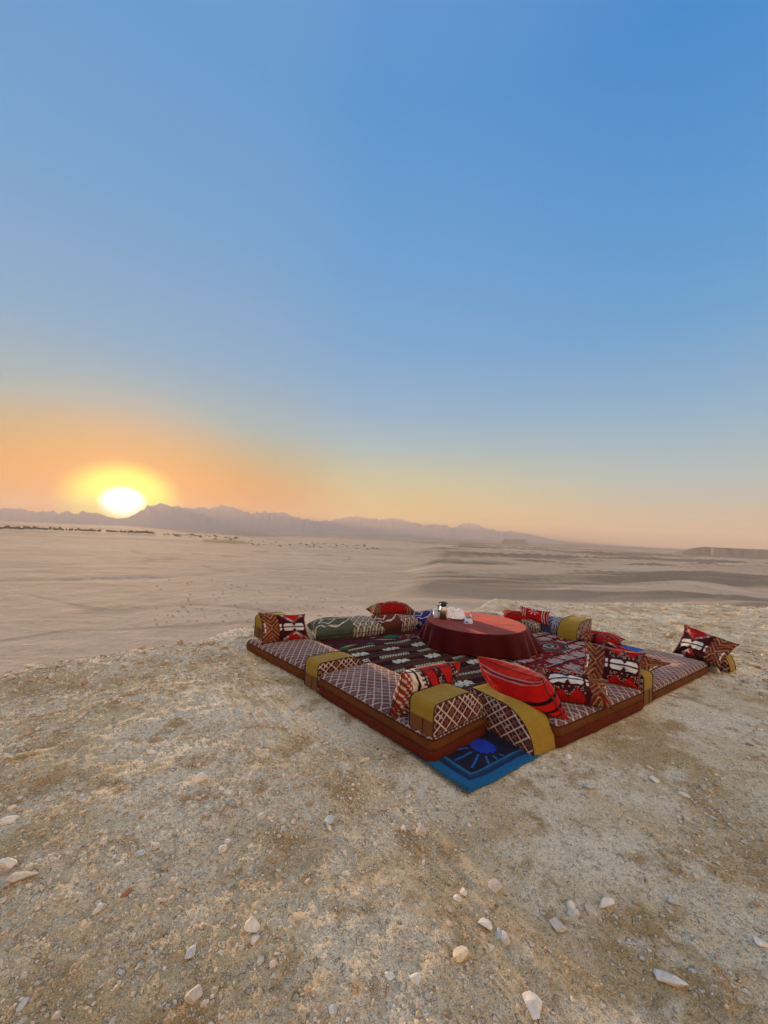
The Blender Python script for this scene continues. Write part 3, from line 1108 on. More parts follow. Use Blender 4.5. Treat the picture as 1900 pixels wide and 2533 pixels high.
def sheet(name, org, L_, W_, pat, mat, z0, res=0.009, folds=0.0, parent=None, thick=0.004, seed=1, foldv=True):
    nu, nv = int(L_ / res) + 1, int(W_ / res) + 1
    u, v = np.meshgrid(np.linspace(0, L_, nu), np.linspace(0, W_, nv), indexing='ij')
    C = pat(u, v)
    zc = .012 * np.exp(-((u / .09) ** 2 + (v / .09) ** 2))
    u = u + .004 * (fbm(v * 22, u * 0, seed + 31, 3) - .5)
    v = v + .004 * (fbm(u * 22, v * 0, seed + 33, 3) - .5)
    ue = u + 0.022 * (fbm(v * 3, u * 0, seed, 3) - .5) * 2
    ve = v + 0.022 * (fbm(u * 3, v * 0, seed + 3, 3) - .5) * 2
    X = org[0] + ue * CX_[0] + ve * AX_[0]
    Y = org[1] + ue * CX_[1] + ve * AX_[1]
    if foldv:
        f = fbm(u * 1.1, v * 7.5, seed, 4)
        f2 = fbm(u * 2.5 + 5, v * 16, seed + 6, 2)
        Z = z0 + folds * (np.maximum(f - .42, 0) * 1.6 + .25 * f2)
    else:
        Z = z0 + folds * fbm(u * 4, v * 4, seed, 3)
    Z = Z + zc
    top = np.stack([X, Y, Z], -1).reshape(-1, 3)
    F = grid_faces(nu, nv)
    # skirt to give an edge thickness
    ring = np.concatenate([np.arange(nu) * nv, (nu - 1) * nv + np.arange(1, nv), np.arange(nu - 2, -1, -1) * nv + nv - 1, np.arange(nv - 2, 0, -1)])
    low = top[ring].copy()
    low[:, 2] = z0 - thick
    V = np.concatenate([top, low])
    n0 = len(top)
    k = np.arange(len(ring))
    k2 = (k + 1) % len(ring)
    S = np.stack([ring[k], n0 + k, n0 + k2, ring[k2]], -1)
    Cc = np.concatenate([C.reshape(-1, 3), C.reshape(-1, 3)[ring]])
    return link(name, mesh_np(name, V, np.concatenate([F, S]), colors=Cc), mat, parent)


def fringe(parent, p0, p1, outd, n, ln, z, mat, name='fringe', seed=4):
    r_ = np.random.default_rng(seed)
    Vs, Fs, off = [], [], 0
    for i in range(n):
        t = (i + .5) / n + r_.normal(0, .2 / n)
        s = np.array([*(np.array(p0) * (1 - t) + np.array(p1) * t), z])
        dd = np.array([outd[0], outd[1], 0]) * ln * r_.uniform(.6, 1.2)
        side = np.array([outd[1], -outd[0], 0]) * r_.normal(0, .012)
        P = [s, s + dd * .5 + side * .5 + [0, 0, -.002], s + dd + side + [0, 0, -.005]]
        V, F = tube_mesh('', P, [.0022, .002, .0012], 4, closed=False)
        Vs.append(V)
        Fs.append(F + off)
        off += len(V)
    return link(name, mesh_np(name, np.concatenate(Vs), np.concatenate(Fs)), mat, parent, kind='stuff')


o = thing('blue_prayer_rug', 'blue rug with a sun motif and rays under the near corner of the seats', 'rug')
sheet('rug_body', (0.62, 2.51), 1.15, .72, pat_blue_rug, M_rug, 0.012, 0.0045, 0.004, o, 0.02, foldv=False)
p0 = np.array([0.62, 2.51])
fringe(o, p0, p0 + AX_ * .72, -CX_, 190, .042, .008, M_fringe)
o = thing('plain_blue_rug', 'plain bright blue rug showing beside the right rear mattress', 'rug')
oo = KO + CX_ * 3.57 + AX_ * (-.45)
sheet('rug_body', oo, 1.15, 1.45, pat_plain_blue, M_rug, 0.004, 0.02, 0.002, o, 0.02, foldv=False)
p0 = oo + CX_ * 1.15
fringe(o, p0, p0 + AX_ * 1.45, CX_, 120, .03, .002, M_fringe, seed=5)
o = thing('leaf_kilim', 'purple kilim with green and yellow leaves along the front of the far bolsters', 'rug')
sheet('rug_body', KO + CX_ * .35 + AX_ * 2.30, 3.0, .88, pat_purple_kilim, M_kilim, 0.008, 0.013, 0.012, o, 0.02, seed=5)
o = thing('red_kilim', 'red kilim with stepped medallions right of the round table', 'rug')
sheet('rug_body', KO + CX_ * 1.72 + AX_ * 0.12, 2.55, 2.55, pat_red_kilim, M_kilim, 0.011, 0.011, 0.016, o, 0.02, seed=9)
o = thing('striped_kilim', 'brown striped kilim with white star motifs left of the round table', 'rug')
sheet('rug_body', KO + CX_ * .22 + AX_ * 0.25, 1.72, 2.20, pat_brown_kilim, M_kilim, 0.020, 0.0075, 0.030, o, 0.03, seed=2)


# ------------------------------------------------------------------ mattresses
def round_grid(L_, W_, r, res):
    """grid over a rectangle whose corners are rounded; e is 0 inside and 1 on the rim"""
    def axis(T):
        inner = np.linspace(-T / 2 + r, T / 2 - r, max(4, int((T - 2 * r) / res)))
        k = np.sin(np.linspace(0, PI / 2, 9)[1:])
        return np.concatenate([-T / 2 + r - r * np.linspace(0, 1, 9)[1:][::-1], inner, T / 2 - r + r * np.linspace(0, 1, 9)[1:]])
    x, y = np.meshgrid(axis(L_), axis(W_), indexing='ij')
    qx, qy = np.clip(x, -L_ / 2 + r, L_ / 2 - r), np.clip(y, -W_ / 2 + r, W_ / 2 - r)
    dx_, dy_ = x - qx, y - qy
    m = np.maximum(np.abs(dx_), np.abs(dy_))
    ln = np.hypot(dx_, dy_) + 1e-9
    e = m / r
    return x, y, qx, qy, dx_ / ln * (m > 0), dy_ / ln * (m > 0), e


def outline(L_, W_, r, n=10, step=0.06):
    P = []
    for (cx, cy, a0) in ((L_ / 2 - r, W_ / 2 - r, 0), (-L_ / 2 + r, W_ / 2 - r, 90), (-L_ / 2 + r, -W_ / 2 + r, 180), (L_ / 2 - r, -W_ / 2 + r, 270)):
        for k in range(n + 1):
            a_ = math.radians(a0 + 90 * k / n)
            P.append((cx + r * math.cos(a_), cy + r * math.sin(a_)))
    Q = []
    for i in range(len(P)):
        p, q2 = np.array(P[i]), np.array(P[(i + 1) % len(P)])
        m = max(1, int(np.linalg.norm(q2 - p) / step))
        for j in range(m):
            Q.append(p + (q2 - p) * j / m)
    return np.array(Q)


def border_mesh(name, L_, W_, r, z0, z1, bulge, seed, sag=0.014):
    O = outline(L_, W_, r)
    n = len(O)
    ts = np.linspace(0, 1, 9)
    nrm = np.roll(O, -1, 0) - np.roll(O, 1, 0)
    nrm = np.stack([nrm[:, 1], -nrm[:, 0]], -1)
    nrm /= np.linalg.norm(nrm, axis=1)[:, None]
    V = []
    s = np.arange(n) / n * 40
    for t in ts:
        b_ = bulge * math.sin(PI * t) ** .8
        w_ = 0.013 * (fbm(s, s * 0 + t * 1.5, seed, 4) - .5)
        off = (b_ + w_)[:, None] * nrm if hasattr(w_, '__len__') else b_ * nrm
        z = z0 + (z1 - z0) * t + sag * (fbm(s * .4, s * 0, seed + 5, 2) - .5) * (t > .2)
        V.append(np.concatenate([O + off, z[:, None]], 1))
    V = np.stack(V, 1).reshape(-1, 3)
    F = grid_faces(n, len(ts), True)
    # closed underside and top
    nb = len(V)
    cen = np.array([[0, 0, z0 + .001], [0, 0, z1 - .004]])
    V = np.concatenate([V, cen])
    k = np.arange(n)
    k2 = (k + 1) % n
    m = len(ts)
    tri_b = np.stack([k * m, np.full(n, nb), np.full(n, nb), k2 * m], -1)
    me = bpy.data.meshes.new(name)
    faces = [tuple(f) for f in F] + [(int(k2[i] * m), int(k[i] * m), nb) for i in range(n)] + [(int(k[i] * m + m - 1), int(k2[i] * m + m - 1), nb + 1) for i in range(n)]
    me.from_pydata([tuple(v) for v in V], [], faces)
    me.polygons.foreach_set('use_smooth', [True] * len(faces))
    me.update()
    return me


def mattress(label, org, dirx, inward, L_, W_, double, seed, hb=0.095, rz=0.045):
    dx_, dn = np.array(dirx), np.array(inward)
    dx_ = dx_ / np.linalg.norm(dx_)
    c_ = np.array(org) + dx_ * L_ / 2 + dn / np.linalg.norm(dn) * W_ / 2
    root = thing('floor_mattress', label, 'mattress', (c_[0], c_[1], 0.0), math.atan2(dx_[1], dx_[0]), 'patterned floor mattresses round the rugs')
    r = .055
    z = 0.0
    if double:
        link('lower_layer', border_mesh('lower_layer', L_, W_, r, 0.0, .082, .010, seed), M_border_low, root)
        link('upper_layer', border_mesh('upper_layer', L_ - .006, W_ - .006, r, .084, .158, .012, seed + 3), M_border, root)
        O = outline(L_ - .012, W_ - .012, r)
        V, F = tube_mesh('p', np.concatenate([O, np.full((len(O), 1), .083)], 1), .0065, 6)
        link('seam', mesh_np('seam', V, F), M_piping, root)
        zt, rz = .158, .026
    else:
        link('side_border', border_mesh('side_border', L_, W_, r, 0.0, hb, .010, seed), M_border, root)
        zt = hb
    x, y, qx, qy, nx_, ny_, e = round_grid(L_, W_, r, .005)
    off = r * np.sin(e * PI / 2)
    X, Y = qx + nx_ * off, qy + ny_ * off
    bul = (1 - np.abs(2 * x / L_) ** 4) * (1 - np.abs(2 * y / W_) ** 4)
    Z = zt + rz - rz * (1 - np.cos(e * PI / 2)) + .018 * bul + .022 * (fbm(x * 3, y * 3, seed + 9, 4) - .5) * bul
    C = lattice(x + seed * .013, y) * .72 + col(.30, .185, .17) * .28  # pinkish veil mixed over the fabric colour, painting in grazing sunlight
    V = np.stack([X, Y, Z], -1)
    link('top_panel', mesh_np('top_panel', V.reshape(-1, 3), grid_faces(*x.shape), colors=C.reshape(-1, 3)), M_weave, root)
    O = outline(L_ + .004, W_ + .004, r)
    V, F = tube_mesh('p', np.concatenate([O, np.full((len(O), 1), zt + .001)], 1), .005, 6)
    link('piping', mesh_np('piping', V, F), M_piping, root)
    return root


mattress('thin patterned mattress at the left rear, red pillow standing on its far end', (-.77, 4.20), (-.707, .707), (.707, .707), 1.385, .68, False, 1)
mattress('thick double mattress nearest the camera on the left, khaki armrest on its near end', (.41, 2.78), (-.666, .746), (.746, .666), 1.49, .69, True, 2)
mattress('thick double mattress on the right front with three red pillows on it', (1.42, 3.06), (.833, .553), (-.553, .833), 1.46, .68, True, 3)
mattress('thin patterned mattress at the far right, mostly bare with one pillow at its end', (2.85, 4.06), (.82, .572), (-.572, .82), 1.74, .70, False, 4, hb=.082)


# ------------------------------------------------------------------ armrests
def armrest(label, flat_c, dirx, z0, L_=.62, H_=.235, t=.235, seed=1, roll=0.0):
    dx_ = np.array(dirx) / np.linalg.norm(dirx)
    root = thing('armrest', label, 'armrest', (flat_c[0], flat_c[1], z0), math.atan2(dx_[1], dx_[0]), 'khaki armrests with patterned side panels')
    x0 = .48 * L_
    rf = .045

    def top(x):
        x = np.asarray(x, float)
        c_ = np.clip((x - x0) / (L_ - x0), 0, 1)
        z = H_ * (1 - c_ ** 2.3) ** (1 / 2.0)
        cf = np.clip((rf - x) / rf, 0, 1)
        z = z - rf * (1 - np.sqrt(np.maximum(1 - cf ** 2, 0)))
        return z
    xs = np.concatenate([rf * (1 - np.cos(np.linspace(0, PI / 2, 8)))[:-1], np.linspace(rf, x0, 22)[:-1], x0 + (L_ - x0) * np.sin(np.linspace(0, PI / 2, 34))])
    zt = np.maximum(top(xs), 0.0)
    # band: flat end, over the top, down the curve, closed under
    prof = [(0, z) for z in np.linspace(0.0, H_ - rf, 14)[:-1]] + list(zip(xs, zt))
    prof = np.array(prof)
    und = np.array([(x, 0.0) for x in np.linspace(L_, 0, 12)[1:-1]])
    prof = np.concatenate([prof, und])
    ys = np.concatenate([[-t / 2], np.linspace(-t / 2 + .006, t / 2 - .006, 12), [t / 2]])
    n = len(prof)
    cen = prof.mean(0)
    V, C = [], []
    for y_ in ys:
        k = 1.0 - .010 * (abs(y_) / (t / 2)) ** 8
        w_ = 1 + .012 * (fbm(prof[:, 0] * 14, prof[:, 1] * 14 + y_ * 9, seed, 3) - .5)
        P = cen + (prof - cen) * k * w_[:, None]
        V.append(np.stack([P[:, 0], np.full(n, y_), P[:, 1]], -1))
        cc = np.zeros((n, 3)) + col(.37, .222, .022)
        cc[(prof[:, 0] < .001) & (prof[:, 1] < H_ * .48)] = col(.185, .062, .014)
        C.append(cc)
    V = np.stack(V, 1)
    C = np.stack(C, 1)
    link('band', mesh_np('band', V.reshape(-1, 3), grid_faces(n, len(ys), True), colors=C.reshape(-1, 3)), M_khaki, root)
    for sgn in (-1, 1):
        xx = np.linspace(0, 1, 124)
        xx = L_ * (xx * .7 + .3 * (1 - np.cos(xx * PI)) / 2)
        xx = np.clip(xx, .002, L_ - .002)
        tt = np.linspace(0, 1, 56)
        XX, TT = np.meshgrid(xx, tt, indexing='ij')
        ZZ = np.maximum(top(XX), .004) * TT
        b_ = np.minimum(1, np.minimum(TT, 1 - TT) * 6) * np.minimum(1, np.minimum(XX, L_ - XX) / .05)
        YY = sgn * (t / 2 + .001 + .010 * b_)
        CC = lattice(XX + seed * .021, ZZ + .03, .128, .108, .055, .9)
        V = np.stack([XX, YY, ZZ], -1).reshape(-1, 3)
        link('side_panel', mesh_np('side_panel', V, grid_faces(124, 56, flip=(sgn > 0)), colors=CC.reshape(-1, 3)), M_weave, root)
        loop = np.stack([prof[:, 0], np.full(n, sgn * t / 2), prof[:, 1]], -1)
        V, F = tube_mesh('p', loop, .0042, 5)
        link('piping', mesh_np('piping', V, F), M_piping, root)
    bm = bmesh.new()
    bmesh.ops.create_cube(bm, size=1)
    for v in bm.verts:
        v.co = Vector((v.co.x * .006 - .001, v.co.y * .006 - t * .08, v.co.z * H_ * .42 + H_ * .24))
    me = bpy.data.meshes.new('zipper')
    bm.to_mesh(me)
    bm.free()
    link('zipper', me, M_piping, root)
    if roll:
        root.rotation_euler = (roll, 0, root.rotation_euler.z)
    return root


w1 = (.707, .707)
w2 = (.746, .666)
dneg = (.553, -.833)
armrest('khaki armrest on the far end of the left rear mattress behind a red pillow', (-1.60, 5.22), w1, .140, .58, .285, .24, 1)
armrest('khaki armrest on the ground between the two left mattresses', (-.67, 4.01), w2, 0.0, .66, .275, .24, 2)
armrest('khaki armrest standing on top of the near end of the thick left mattress', (.335, 2.875), w2, .180, .62, .225, .235, 3)
armrest('khaki armrest lying on the ground across the blue sun rug', (.935, 3.555), dneg, 0.0, .66, .29, .285, 4)
armrest('khaki armrest wedged in the gap between the two right mattresses', (2.755, 3.985), (-.553, .833), 0.0, .50, .30, .20, 5)
armrest('khaki armrest at the outer end of the far right mattress half hidden by a pillow', (4.39, 5.56), dneg, 0.0, .50, .28, .22, 6)
armrest('khaki armrest with a sloping side on the rug edge right of the round table', (3.55, 6.83), (-.73, -.68), 0.012, .66, .285, .31, 7)


# ------------------------------------------------------------------ pillows
def pillow(name, label, cat, bl, br, tl, tr, T, pat, seed=1, pinch=.07, ex=.42, nu=84, nv=56, wr=.008, group=None, mat=None, part='cover', back=None, tass=None, ears=0.05):
    bl, br, tl, tr = (np.array(p, float) for p in (bl, br, tl, tr))
    cen = (bl + br + tl + tr) / 4
    ux, vy = (br + tr - bl - tl), (tl + tr - bl - br)
    T = T * 1.5
    wr = wr * 1.7
    nrm = np.cross(ux, vy)
    nrm /= np.linalg.norm(nrm)
    if nrm[1] > 0 and abs(nrm[2]) < .8:
        nrm = -nrm
    if abs(nrm[2]) >= .8 and nrm[2] < 0:
        nrm = -nrm
    root = thing(name, label, cat, (cen[0], cen[1], min(p[2] for p in (bl, br, tl, tr))), 0, group)
    base_ = np.array(root.location)
    g1 = np.sin(np.linspace(-1, 1, nu) * PI / 2)
    g1 = .5 * g1 + .5 * np.linspace(-1, 1, nu)
    g2 = np.sin(np.linspace(-1, 1, nv) * PI / 2)
    g2 = .5 * g2 + .5 * np.linspace(-1, 1, nv)
    u, v = np.meshgrid(g1, g2, indexing='ij')
    cor = (np.abs(u) * np.abs(v)) ** 6
    u2 = u * (1 - pinch * (1 - v ** 2) + ears * cor)
    v2 = v * (1 - pinch * 1.15 * (1 - u ** 2) + ears * cor)
    s, t = (u2 + 1) / 2, (v2 + 1) / 2
    P = (bl * ((1 - s) * (1 - t))[..., None] + br * (s * (1 - t))[..., None] + tl * ((1 - s) * t)[..., None] + tr * (s * t)[..., None])
    body = np.clip((1 - u ** 2) * (1 - v ** 2), 0, 1) ** ex
    rim = 1 - (1 - np.clip(body, 0, 1)) ** 2
    wk = wr * (fbm(u * 3, v * 3, seed, 4) - .5) * 2
    # creases that run in from the corners
    for cu in (-1, 1):
        for cv in (-1, 1):
            a_ = np.arctan2((v - cv) * cv * -1, (u - cu) * cu * -1)
            d_ = np.hypot(u - cu, v - cv)
            wk = wk + wr * .8 * np.sin(a_ * 9 + seed) * np.exp(-((d_ - .45) / .35) ** 2)
    faces, Vs, Cs = [], [], []
    for k, sg in enumerate((1, -1)):
        off = sg * T / 2 * body + wk * rim * (1 if sg > 0 else .6)
        Vs.append((P + nrm * off[..., None]).reshape(-1, 3))
        pf = pat if (sg > 0 or back is None) else back
        Cs.append(pf(u, v).reshape(-1, 3))
        faces.append(grid_faces(nu, nv, off=k * nu * nv, flip=(sg < 0)))
    V = np.concatenate(Vs) - base_
    F = np.concatenate(faces)
    # orient outward
    a0 = V[F[(nu // 2) * (nv - 1) + nv // 2]]
    nn = np.cross(a0[1] - a0[0], a0[2] - a0[0])
    if nn @ nrm < 0:
        F = F[:, ::-1]
    link(part, mesh_np(part, V, F, colors=np.concatenate(Cs)), mat or M_weave, root)
    e = []
    m = np.linspace(-1, 1, 40)
    for (a_, b_) in ([(x_, -1) for x_ in m[:-1]] + [(1, y_) for y_ in m[:-1]] + [(x_, 1) for x_ in m[::-1][:-1]] + [(-1, y_) for y_ in m[::-1][:-1]]):
        cr = abs(a_ * b_) ** 6
        a2 = a_ * (1 - pinch * (1 - b_ ** 2) + ears * cr)
        b2 = b_ * (1 - pinch * 1.15 * (1 - a_ ** 2) + ears * cr)
        s_, t_ = (a2 + 1) / 2, (b2 + 1) / 2
        e.append(bl * (1 - s_) * (1 - t_) + br * s_ * (1 - t_) + tl * (1 - s_) * t_ + tr * s_ * t_)
    V, F = tube_mesh('e', np.array(e) - base_, .004, 5)
    link('seam_edge', mesh_np('seam_edge', V, F), M_piping, root)
    if tass is not None:
        P0, P1 = (np.array(k_, float) for k_ in tass)
        r_ = np.random.default_rng(seed)
        Vs, Fs, of = [], [], 0
        for i in range(46):
            tt = r_.uniform(0, 1)
            s_ = P0 * (1 - tt) + P1 * tt - base_
            d_ = r_.normal(0, .012, 3) + np.array([.012, -.012, -.006])
            V, F = tube_mesh('t', [s_, s_ + d_ * .6, s_ + d_ * 1.3 + [0, 0, -.006]], [.002, .0018, .001], 4, closed=False)
            Vs.append(V)
            Fs.append(F + of)
            of += len(V)
        link('tassels', mesh_np('tassels', np.concatenate(Vs), np.concatenate(Fs)), M_redfringe, root, kind='stuff')
    return root


PG = 'red woven throw pillows on the seats'
pillow('pillow', 'red pillow with white bow tie field standing at the end of the left rear mattress', 'pillow',
       (-1.46, 4.93, .15), (-.93, 5.25, .15), (-1.53, 4.97, .52), (-1.03, 5.33, .45), .13, lambda u, v: pat_red(u, v), 1, group=PG)
pillow('pillow', 'red pillow with cream striped end leaning behind the near left armrest', 'pillow',
       (.10, 3.06, .19), (.66, 3.60, .19), (.19, 3.01, .54), (.73, 3.46, .50), .17, pat_cream_end, 2, group=PG, pinch=.09, ears=0.0)
pillow('pillow', 'plain bright red pillow with black stripes leaning over the armrest on the blue rug', 'pillow',
       (1.15, 3.62, .22), (1.52, 3.15, .20), (.97, 3.74, .46), (1.36, 3.24, .46), .27, pat_stripes, 3, group=PG, tass=((1.36, 3.24, .43), (1.52, 3.15, .19)), ex=.40)
pillow('pillow', 'crumpled red pillow with zigzag end lying flat right of the plain red pillow', 'pillow',
       (1.48, 3.44, .21), (2.01, 3.36, .20), (1.50, 3.70, .41), (2.10, 3.58, .35), .17, lambda u, v: pat_red(u, v, flip=True, small=True), 4, group=PG, wr=.014,
       tass=((2.06, 3.56, .27), (2.0, 3.4, .22)))
pillow('pillow', 'upright red pillow with bold white stripe at the end of the right front mattress', 'pillow',
       (2.10, 4.03, .18), (2.59, 3.86, .175), (2.22, 4.20, .54), (2.72, 4.0, .49), .15, lambda u, v: pat_red(u, v, small=True), 5, group=PG, wr=.012)
pillow('pillow', 'red pillow hidden but for one pointed corner behind the upright white striped one', 'pillow',
       (2.42, 4.36, .22), (2.84, 4.20, .19), (2.56, 4.46, .50), (3.18, 4.28, .32), .11, lambda u, v: pat_red(u, v, flip=True), 6, group=PG)
pillow('pillow', 'red pillow leaning alone at the outer end of the far right mattress', 'pillow',
       (4.10, 5.42, .135), (4.30, 4.93, .10), (4.32, 5.50, .49), (4.64, 5.04, .37), .16, lambda u, v: pat_red(u, v + .32, flip=True), 7, group=PG, wr=.012)
pillow('pillow', 'flat red pillow lying on the blue rug beside the sloping armrest', 'pillow',
       (3.22, 6.27, .05), (3.74, 6.02, .055), (3.42, 6.60, .10), (3.96, 6.30, .07), .13, pat_check, 8, group=PG)
pillow('pillow', 'small dark red lens shaped pillow lying on the brown bolster', 'pillow',
       (-.10, 6.33, .30), (.58, 6.62, .31), (-.22, 6.63, .31), (.46, 6.93, .32), .19, pat_dark_red, 9, group=PG)
pillow('pillow', 'red pillow with white and black side stripes sitting on the bolsters behind the table', 'pillow',
       (2.50, 6.98, .18), (2.92, 6.70, .14), (2.56, 7.08, .39), (2.96, 6.80, .36), .14, pat_flower, 10, group=PG)
pillow('pillow', 'red striped pillow lying flat just left of the flowered one behind the table', 'pillow',
       (2.22, 6.98, .19), (2.62, 6.83, .19), (2.30, 7.28, .25), (2.70, 7.10, .25), .10, pat_stripes, 11, group=PG)

BG = 'long floor bolsters along the far edge'


def bolster(label, p0, p1, depth, T, base_c, seed):
    p0, p1 = np.array(p0, float), np.array(p1, float)
    d_ = (p1 - p0) / np.linalg.norm(p1 - p0)
    n_ = np.array([-d_[1], d_[0]])
    if n_[1] < 0:
        n_ = -n_
    z0 = T / 2 + .01
    q0, q1 = p0 + n_ * depth, p1 + n_ * depth
    pillow('bolster', label, 'bolster', (*p0, z0 - .03), (*p1, z0 - .03), (*q0, z0 + .03), (*q1, z0 + .03), T, pat_bolster(base_c), seed, pinch=.05, ex=.30, group=BG, wr=.010, ears=0.0)


bolster('dark green bolster with cream lattice at the left end of the far edge', (-.90, 5.60), (.10, 6.12), .46, .21, (.085, .105, .072), 21)
bolster('brown bolster with cream hooks between the green and the blue one', (-.02, 6.06), (.74, 6.60), .46, .21, (.115, .034, .020), 22)
bolster('deep blue bolster left of the round table beside the brown one', (.62, 6.52), (1.35, 6.98), .42, .20, (.022, .030, .170), 23)
bolster('pale grey bolster behind the tray on the round table', (1.62, 7.02), (2.32, 7.06), .40, .16, (.24, .24, .20), 24)
bolster('brown patterned bolster behind the round table under the red striped pillows', (2.22, 7.08), (2.72, 6.66), .40, .19, (.10, .075, .04), 25)
bolster('pale blue bolster between the flowered pillow and the sloping armrest', (2.76, 6.86), (3.12, 6.56), .45, .20, (.075, .12, .24), 26)

# ------------------------------------------------------------------ table and cloth
TC, TR, TH = np.array([1.46, 5.89]), .73, .33
tb = thing('low_round_table', 'low round table wholly covered by the maroon cloth', 'table', (TC[0], TC[1], .03))
bm = bmesh.new()
bmesh.ops.create_cone(bm, cap_ends=True, segments=64, radius1=TR - .012, radius2=TR - .008, depth=.025)
for v in bm.verts:
    v.co.z += TH - .03 - .018
me = bpy.data.meshes.new('tabletop')
bm.to_mesh(me)
bm.free()
link('tabletop', me, M_wood, tb)
for k in range(4):
    bm = bmesh.new()
    bmesh.ops.create_cone(bm, cap_ends=True, segments=12, radius1=.022, radius2=.03, depth=.27)
    for v in bm.verts:
        v.co.x += .42 * math.cos(k * PI / 2 + .6)
        v.co.y += .42 * math.sin(k * PI / 2 + .6)
        v.co.z += .135
    me = bpy.data.meshes.new('leg')
    bm.to_mesh(me)
    bm.free()
    link('leg', me, M_wood, tb)

nph = 360
ph = np.linspace(0, 2 * PI, nph, endpoint=False)
rt = np.concatenate([np.linspace(.001, TR - .02, 60), TR - .02 + .024 * np.sin(np.linspace(0, PI / 2, 7)[1:])])
dr = np.linspace(0, 1, 30)[1:]
PH, K = np.meshgrid(ph, np.arange(len(rt) + len(dr)), indexing='ij')
xk = np.concatenate([rt, np.full(len(dr), TR + .004)])
X = np.zeros(PH.shape)
Y = np.zeros(PH.shape)
Z = np.zeros(PH.shape)
fold = (.55 * np.sin(ph * 11 + 1.4 * np.sin(ph * 3)) + .45 * np.sin(ph * 19 + 2 * np.sin(ph * 2 + 1))) * (.6 + .6 * vnoise(ph * 2.2, ph * 0, 4))
sharp = np.abs(fold) ** .8 * np.sign(fold)
# hem reaches further out toward the right and the left, hangs straight at the front
flare = .075 + .10 * np.exp(-((np.degrees(ph) - 355 + 180) % 360 - 180) ** 2 / (2 * 28 ** 2)) + .02 * np.cos(ph * 2)
hem = .035 + .02 * np.sin(ph * 3 + .5)
for k in range(len(rt)):
    t_ = k / (len(rt) - 1)
    r_ = rt[k]
    X[:, k] = r_ * np.cos(ph)
    Y[:, k] = r_ * np.sin(ph)
    edge = np.sqrt(max(0, 1 - ((r_ - (TR - .02)) / .024) ** 2)) if r_ > TR - .02 else 1
    Z[:, k] = TH - .012 * (1 - edge) + .005 * (fbm(X[:, k] * 3 + 3, Y[:, k] * 3.5, 6, 3) - .5) * min(1, (TR - r_) / .2 if r_ < TR else 0)
for j, s in enumerate(dr):
    k = len(rt) + j
    r_ = TR + .004 + flare * s ** .9 + .055 * s ** .8 * sharp
    X[:, k] = r_ * np.cos(ph)
    Y[:, k] = r_ * np.sin(ph)
    Z[:, k] = (TH - .012) * (1 - s) + hem * s
V = np.stack([X, Y, Z], -1).reshape(-1, 3)
cl = link('tablecloth', mesh_np('tablecloth', V, grid_faces(nph, PH.shape[1], True, flip=True)), M_table)
cl.location = (TC[0], TC[1], 0)
tag(cl, 'plain maroon cloth draped over the low round table down to the rugs', 'tablecloth')


def lathe(name, prof, mat, parent, n=40):
    prof = np.array(prof, float)
    th = np.linspace(0, 2 * PI, n, endpoint=False)
    V = np.stack([prof[None, :, 0] * np.cos(th)[:, None], prof[None, :, 0] * np.sin(th)[:, None], np.broadcast_to(prof[None, :, 1], (n, len(prof)))], -1).reshape(-1, 3)
    return link(name, mesh_np(name, V, grid_faces(n, len(prof), True)), mat, parent)


tz = TH + .001
fl = thing('thermos_flask', 'steel thermos jug with black lid and handle on the left of the maroon table', 'thermos', (.98, 6.00, tz))
fl.rotation_euler = (0, 0, .1)
lathe('body', [(0, 0), (.052, 0), (.057, .006), (.057, .13), (.055, .155), (.046, .182), (.042, .196), (0, .196)], M_steel, fl)
lathe('lid', [(0, .196), (.045, .196), (.047, .205), (.046, .250), (.038, .262), (0, .264)], M_black, fl)
bm = bmesh.new()
bmesh.ops.create_cone(bm, cap_ends=True, segments=10, radius1=.016, radius2=.008, depth=.03)
for v in bm.verts:
    v.co = Vector((v.co.z + .055, v.co.x, v.co.y * .7 + .240))
me = bpy.data.meshes.new('spout')
bm.to_mesh(me)
bm.free()
link('spout', me, M_black, fl)
hp = [(-.040, 0, .250), (-.060, 0, .252), (-.078, 0, .240), (-.084, 0, .205), (-.082, 0, .160), (-.076, 0, .120), (-.058, 0, .108)]
V, F = tube_mesh('h', hp, .0085, 8, closed=False)
link('handle', mesh_np('handle', V, F), M_black, fl)

cn = thing('white_canister', 'white canister with a rounded lid just left of the thermos', 'canister', (.885, 6.09, tz))
lathe('body', [(0, 0), (.044, 0), (.047, .004), (.047, .108), (0, .108)], M_white, cn)
lathe('lid', [(0, .1085), (.0475, .1085), (.047, .118), (.036, .130), (.010, .135), (0, .135)], M_whitefilm, cn)

tr_ = thing('black_tray', 'shallow black tray under the white tissues on the maroon table', 'tray', (1.20, 6.10, tz))
lathe('dish', [(0, .002), (.15, .002), (.175, .016), (.178, .020), (.171, .018), (.148, .007), (0, .007)], M_black, tr_, 48)


def crumple(name, sx_, sy_, h, seed, mat, parent, sharp_=1.0, nb=3):
    n = 26
    u, v = np.meshgrid(np.linspace(-1, 1, n), np.linspace(-1, 1, n), indexing='ij')
    r_ = 1 - np.abs(2 * fbm(u * 1.8 + seed, v * 1.8, seed, 4, .6) - 1)
    top = (1 - np.maximum(np.abs(u), np.abs(v)) ** 4) * h * (.35 + .9 * r_ ** (1.5 * sharp_))
    jit = .12 * (fbm(u * 3, v * 3, seed + 5, 2) - .5)
    V1 = np.stack([(u + jit) * sx_, (v - jit) * sy_, top + .002], -1).reshape(-1, 3)
    V2 = V1.copy()
    V2[:, 2] = 0.0
    F1 = grid_faces(n, n)
    F2 = grid_faces(n, n, off=n * n, flip=True)
    return link(name, mesh_np(name, np.concatenate([V1, V2]), np.concatenate([F1, F2]), smooth=False), mat, parent)


